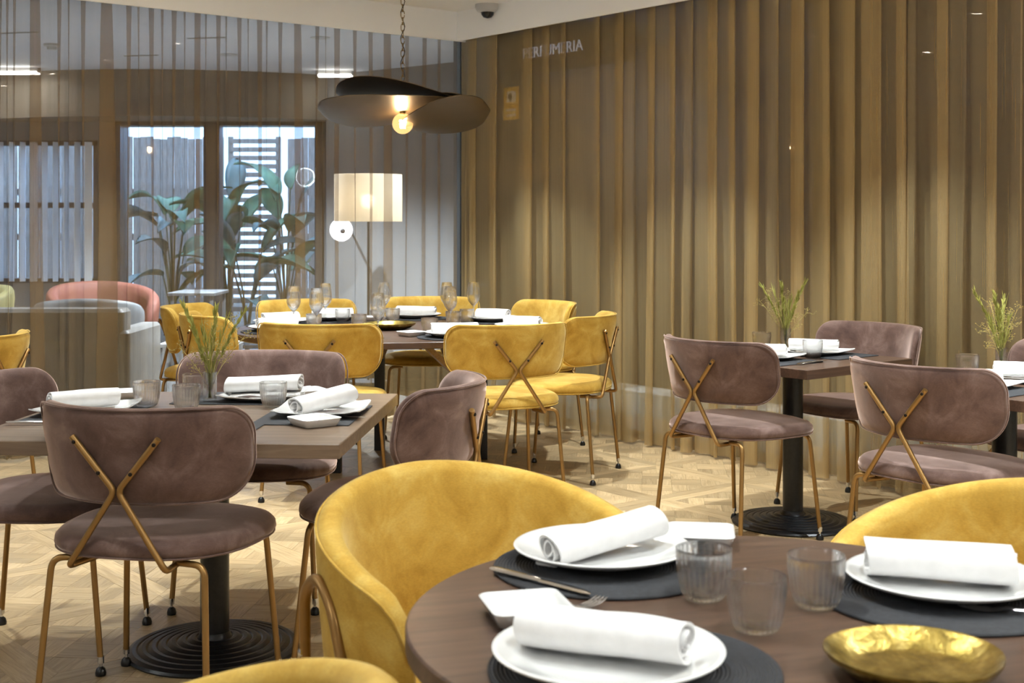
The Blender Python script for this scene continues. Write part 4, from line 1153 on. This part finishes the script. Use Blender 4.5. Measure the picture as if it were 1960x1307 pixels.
tub_lounge('salmon pink tub chair behind the sofa in the lounge', -3.72, 11.9, -60, 'salmon_fabric', 1.15, 1.0)
tub_lounge('silver grey tub chair in front of the salmon one', -3.4, 10.5, 100, 'silver_fabric', 1.0, .95)
# low white lounge tables
def low_table(label, x, y, w_, d_, h_, mt='white_lacquer'):
    t_ = thing('low_lounge_table', label, 'table', (x, y, 0), 0)
    obj('tabletop', MB().rbox(-w_, w_, -d_, d_, h_ - .03, h_, .01).mesh('low_top', mt), t_)
    for a in (-1, 1):
        for b in (-1, 1): obj('leg', MB().rbox(-.015, .015, -.015, .015, 0, h_ - .03, .003).mesh('low_leg', mt), t_, (a * (w_ - .04), b * (d_ - .04), 0))
low_table('low white lounge table just beyond the left mustard chairs', -2.42, 10.25, .28, .28, .42)
low_table('grey lounge side table further back towards the garden door', -2.95, 12.3, .22, .3, .70, 'silver_fabric')
#==GARDEN==
# ================================================================== GARDEN
mb = MB(); mb.box(-14, 5, 14.15, 24, -.2, -.03)
struct('floor_garden', mb, 'garden_soil', label='garden ground beyond the lounge door')
t_ = thing('garden_fence', 'weathered wooden fence of upright slats at the back of the garden', 'fence', (0, 18.0, 0))
for z in (.35, 1.1, 1.72): obj('rail', MB().box(-9.5, -3.75, .03, .08, z, z + .09).box(-3.0, 1.5, .03, .08, z, z + .09).mesh('fence_rail', 'cedar_slat', smooth=False), t_)
MB().rbox(-.045, .045, -.012, .012, -.03, 2.5, .004, 1).mesh('fence_slat', 'cedar_slat', angle=30)
rr_ = random.Random(9); x = -9.4
while x < 1.4:
    if not (-3.95 < x < -3.12):
        obj('slat', 'fence_slat', t_, (x, rr_.uniform(-.006, .006), rr_.uniform(-.02, .02) + .01))
    x += rr_.choice((.093, .096, .104))
t_ = thing('lattice_screen', 'screen of horizontal slats with bright gaps beside the plants', 'screen', (-3.35, 17.0, 0))
for s in (-.31, .31): obj('post', MB().rbox(s - .03, s + .03, -.03, .03, -.03, 2.46, .004).mesh('screen_post', 'cedar_slat'), t_)
MB().rbox(-.31, .31, -.045, -.028, -.030, .030, .003, 1).mesh('screen_slat', 'cedar_slat', angle=30)
for k in range(21): obj('slat', 'screen_slat', t_, (0, 0, .22 + k * .109))
def leaf_mesh(key, ln, w_, mat, droop):
    mb = MB(); loops = []
    for i in range(13):
        q = i / 12; ww = w_ * sin(pi * min(1, q * .96 + .04)) ** .75 * (1 - .25 * q)
        x = ln * q; z = .18 * ln * sin(q * 2.2) - droop * q * q
        loops.append([(x, -ww, z + .10 * ww), (x, -ww * .5, z - .02), (x, 0, z - .025), (x, ww * .5, z - .02), (x, ww, z + .10 * ww), (x, ww * .5, z - .026), (x, 0, z - .034), (x, -ww * .5, z - .026)])
    mb.loft(loops, True, True, True).mesh(key, mat, angle=180)
leaf_mesh('leaf_a', .85, .15, 'leaf_green', .35); leaf_mesh('leaf_b', .7, .13, 'leaf_blue', .2); leaf_mesh('leaf_c', .6, .16, 'leaf_green', .1)
for i, (x, y, h, nl, who, sd) in enumerate(((-4.05, 15.6, 1.35, 13, 'behind the left door leaf', 2), (-3.45, 15.9, 1.5, 14, 'beside the door mullion', 5), (-2.72, 15.7, 1.6, 13, 'behind the right door leaf', 8), (-3.1, 15.3, .95, 10, 'low down before the screen', 12))):
    r = random.Random(sd); t_ = thing('garden_plant', 'large leaved green plant ' + who, 'plant', (x, y, -.03), 0, 'garden plants')
    for k in range(nl):
        a = r.uniform(0, 2 * pi); hh = h * r.uniform(.45, 1.15); q = Vector((.18 * cos(a), .18 * sin(a), hh))
        st = obj('stem', MB().tube([(0, 0, 0), (q.x * .3, q.y * .3, hh * .5), q], [.016, .012, .007], 6).mesh('plant_stem', 'stem_brown'), t_)
        s_ = r.uniform(.75, 1.15)
        obj('leaf', r.choice(('leaf_a', 'leaf_b', 'leaf_c')), t_, q, rot=(r.uniform(-.5, .5), r.uniform(-.9, .3), a), scale=(s_, s_, s_))
#==PASSAGE==
# ================================================================== PASSAGE BEHIND THE RIGHT GLASS
def vb(mb, u0, u1, v0, v1, z0, z1): return uvbox(mb, u0, u1, v0, v1, z0, z1)
mb = MB(); vb(mb, -7, -.3, -3.0, 12, -.12, -.02); struct('floor_passage', mb, 'mall_floor', label='stone floor of the shop passage outside')
mb = MB(); vb(mb, -7, -.3, -3.0, 12, 3.4, 3.5); struct('ceiling_passage', mb, 'mall_dark')
mb = MB(); vb(mb, -4.6, -4.4, -3.0, 12, -.1, 3.4); struct('wall_passage', mb, 'mall_dark', label='dim shop front across the passage')
mb = MB(); vb(mb, -4.6, -.3, 11.9, 12, -.1, 3.4); struct('wall_passage_end', mb, 'mall_dark')
mb = MB(); vb(mb, -4.6, -.25, -.38, -.30, -.1, 3.4); struct('wall_divider', mb, 'lounge_wall', label='wall between lounge and passage')
RW = math.atan2(V.y, V.x)
def text_mesh(key, s, size, mat, ext):
    cu = bpy.data.curves.new(key, 'FONT'); cu.body = s; cu.size = size; cu.extrude = ext; cu.align_x = 'LEFT'
    o = bpy.data.objects.new(key, cu); COL.objects.link(o); bpy.context.view_layer.update()
    me = bpy.data.meshes.new_from_object(o.evaluated_get(bpy.context.evaluated_depsgraph_get())); bpy.data.objects.remove(o)
    me.materials.clear(); me.materials.append(MAT[mat]); MESH[key] = me; return me
p_ = UV(-.75, -.13, 2.56)
t_ = thing('shop_sign', 'dim purple shop sign with pale capital letters behind the curtain top', 'sign', p_, RW)
obj('board', MB().rbox(-.12, 1.15, -.01, .02, -.10, .22, .006).mesh('sign_board', 'sign_purple'), t_)
obj('lettering', text_mesh('sign_text', 'PERFUMERIA', .115, 'sign_letter', .003), t_, (-.03, -.014, .02), rot=(R(90), 0, 0), scale=(1.05, 1, 1))
# yellow notice stuck on the glass
kk = px_right(947)
p_ = UV(-.215, kk - .085, 2.18)
t_ = thing('window_notice', 'yellow notice with a white pictogram stuck on the glass near the corner', 'notice', p_, RW)
obj('sheet', MB().box(-.085, .085, -.001, .001, -.115, .115).mesh('notice_sheet', 'sticker_yellow', smooth=False), t_)
obj('pictogram_panel', MB().box(-.045, .055, -.003, -.0012, .01, .085).mesh('notice_panel', 'sticker_white', smooth=False), t_)
obj('pictogram', MB().lathe([(.001, 0), (.022, 0), (.022, .001)], 20, Matrix.Translation((-.01, -.0032, .05)) @ Matrix.Rotation(pi / 2, 4, 'X')).box(-.012, .002, -.0042, -.0032, .014, .045).mesh('notice_icon', 'sticker_black', smooth=False), t_)
for z in (-.055, -.092): obj('text_line', MB().box(-.06, .055, -.003, -.0012, z, z + .018).mesh('notice_line', 'sticker_white', smooth=False), t_)
p_ = UV(-.222, px_right(1097) - .40, 1.235)
t_ = tag(obj('window_lettering', text_mesh('tickets_text', 'tickets', .085, 'sticker_black', .0005), None, p_, rot=(R(90), 0, RW)), 'small dark lettering on the glass behind the right curtain', 'lettering')
# counter rail and kiosk glimpsed at right
t_ = thing('counter_rail', 'pair of bright horizontal rails outside the glass at right', 'rail', UV(-1.2, 4.9, 0), RW)
for z in (.86, .93): obj('bar', MB().tube([(-.9, 0, z), (1.8, 0, z)], .012, 10).mesh('rail_bar', 'steel_rail'), t_)
for x in (-.85, .45, 1.75): obj('post', MB().tube([(x, 0, -.02), (x, 0, .93)], .015, 10).mesh('rail_post', 'steel_rail'), t_)
t_ = thing('passage_kiosk', 'dim kiosk with orange and white panels outside the glass at right', 'kiosk', UV(-3.2, 4.6, -.02), RW)
obj('counter', MB().rbox(-.5, .6, -.3, .3, 0, 1.0, .02).mesh('kiosk_counter', 'mall_dark'), t_)
obj('panel', MB().rbox(-.3, .1, -.34, -.3, 1.05, 1.3, .008).mesh('kiosk_panel_a', 'kiosk_orange'), t_)
obj('panel', MB().rbox(.16, .28, -.34, -.3, 1.02, 1.6, .008).mesh('kiosk_panel_b', 'kiosk_white'), t_)
obj('back_board', MB().rbox(-.45, .55, .1, .16, 1.0, 1.9, .01).mesh('kiosk_board', 'mall_dark'), t_)
for i, v_ in enumerate((1.0, 4.0, 7.0)):
    t_ = thing('passage_downlight', 'recessed light in the passage ceiling', 'downlight', UV(-2.4, v_, 3.4), 0, 'passage downlights')
    obj('trim_ring', 'downlight_ring', t_, scale=(1.6, 1.6, 1))
    ld = bpy.data.lights.new('passage_beam', 'SPOT'); ld.energy = 26; ld.color = (1, .93, .85); ld.spot_size = R(130); ld.spot_blend = .7; ld.shadow_soft_size = .06
    lo = bpy.data.objects.new('passage_beam', ld); COL.objects.link(lo); lo.parent = t_; lo.location = (0, 0, -.03)
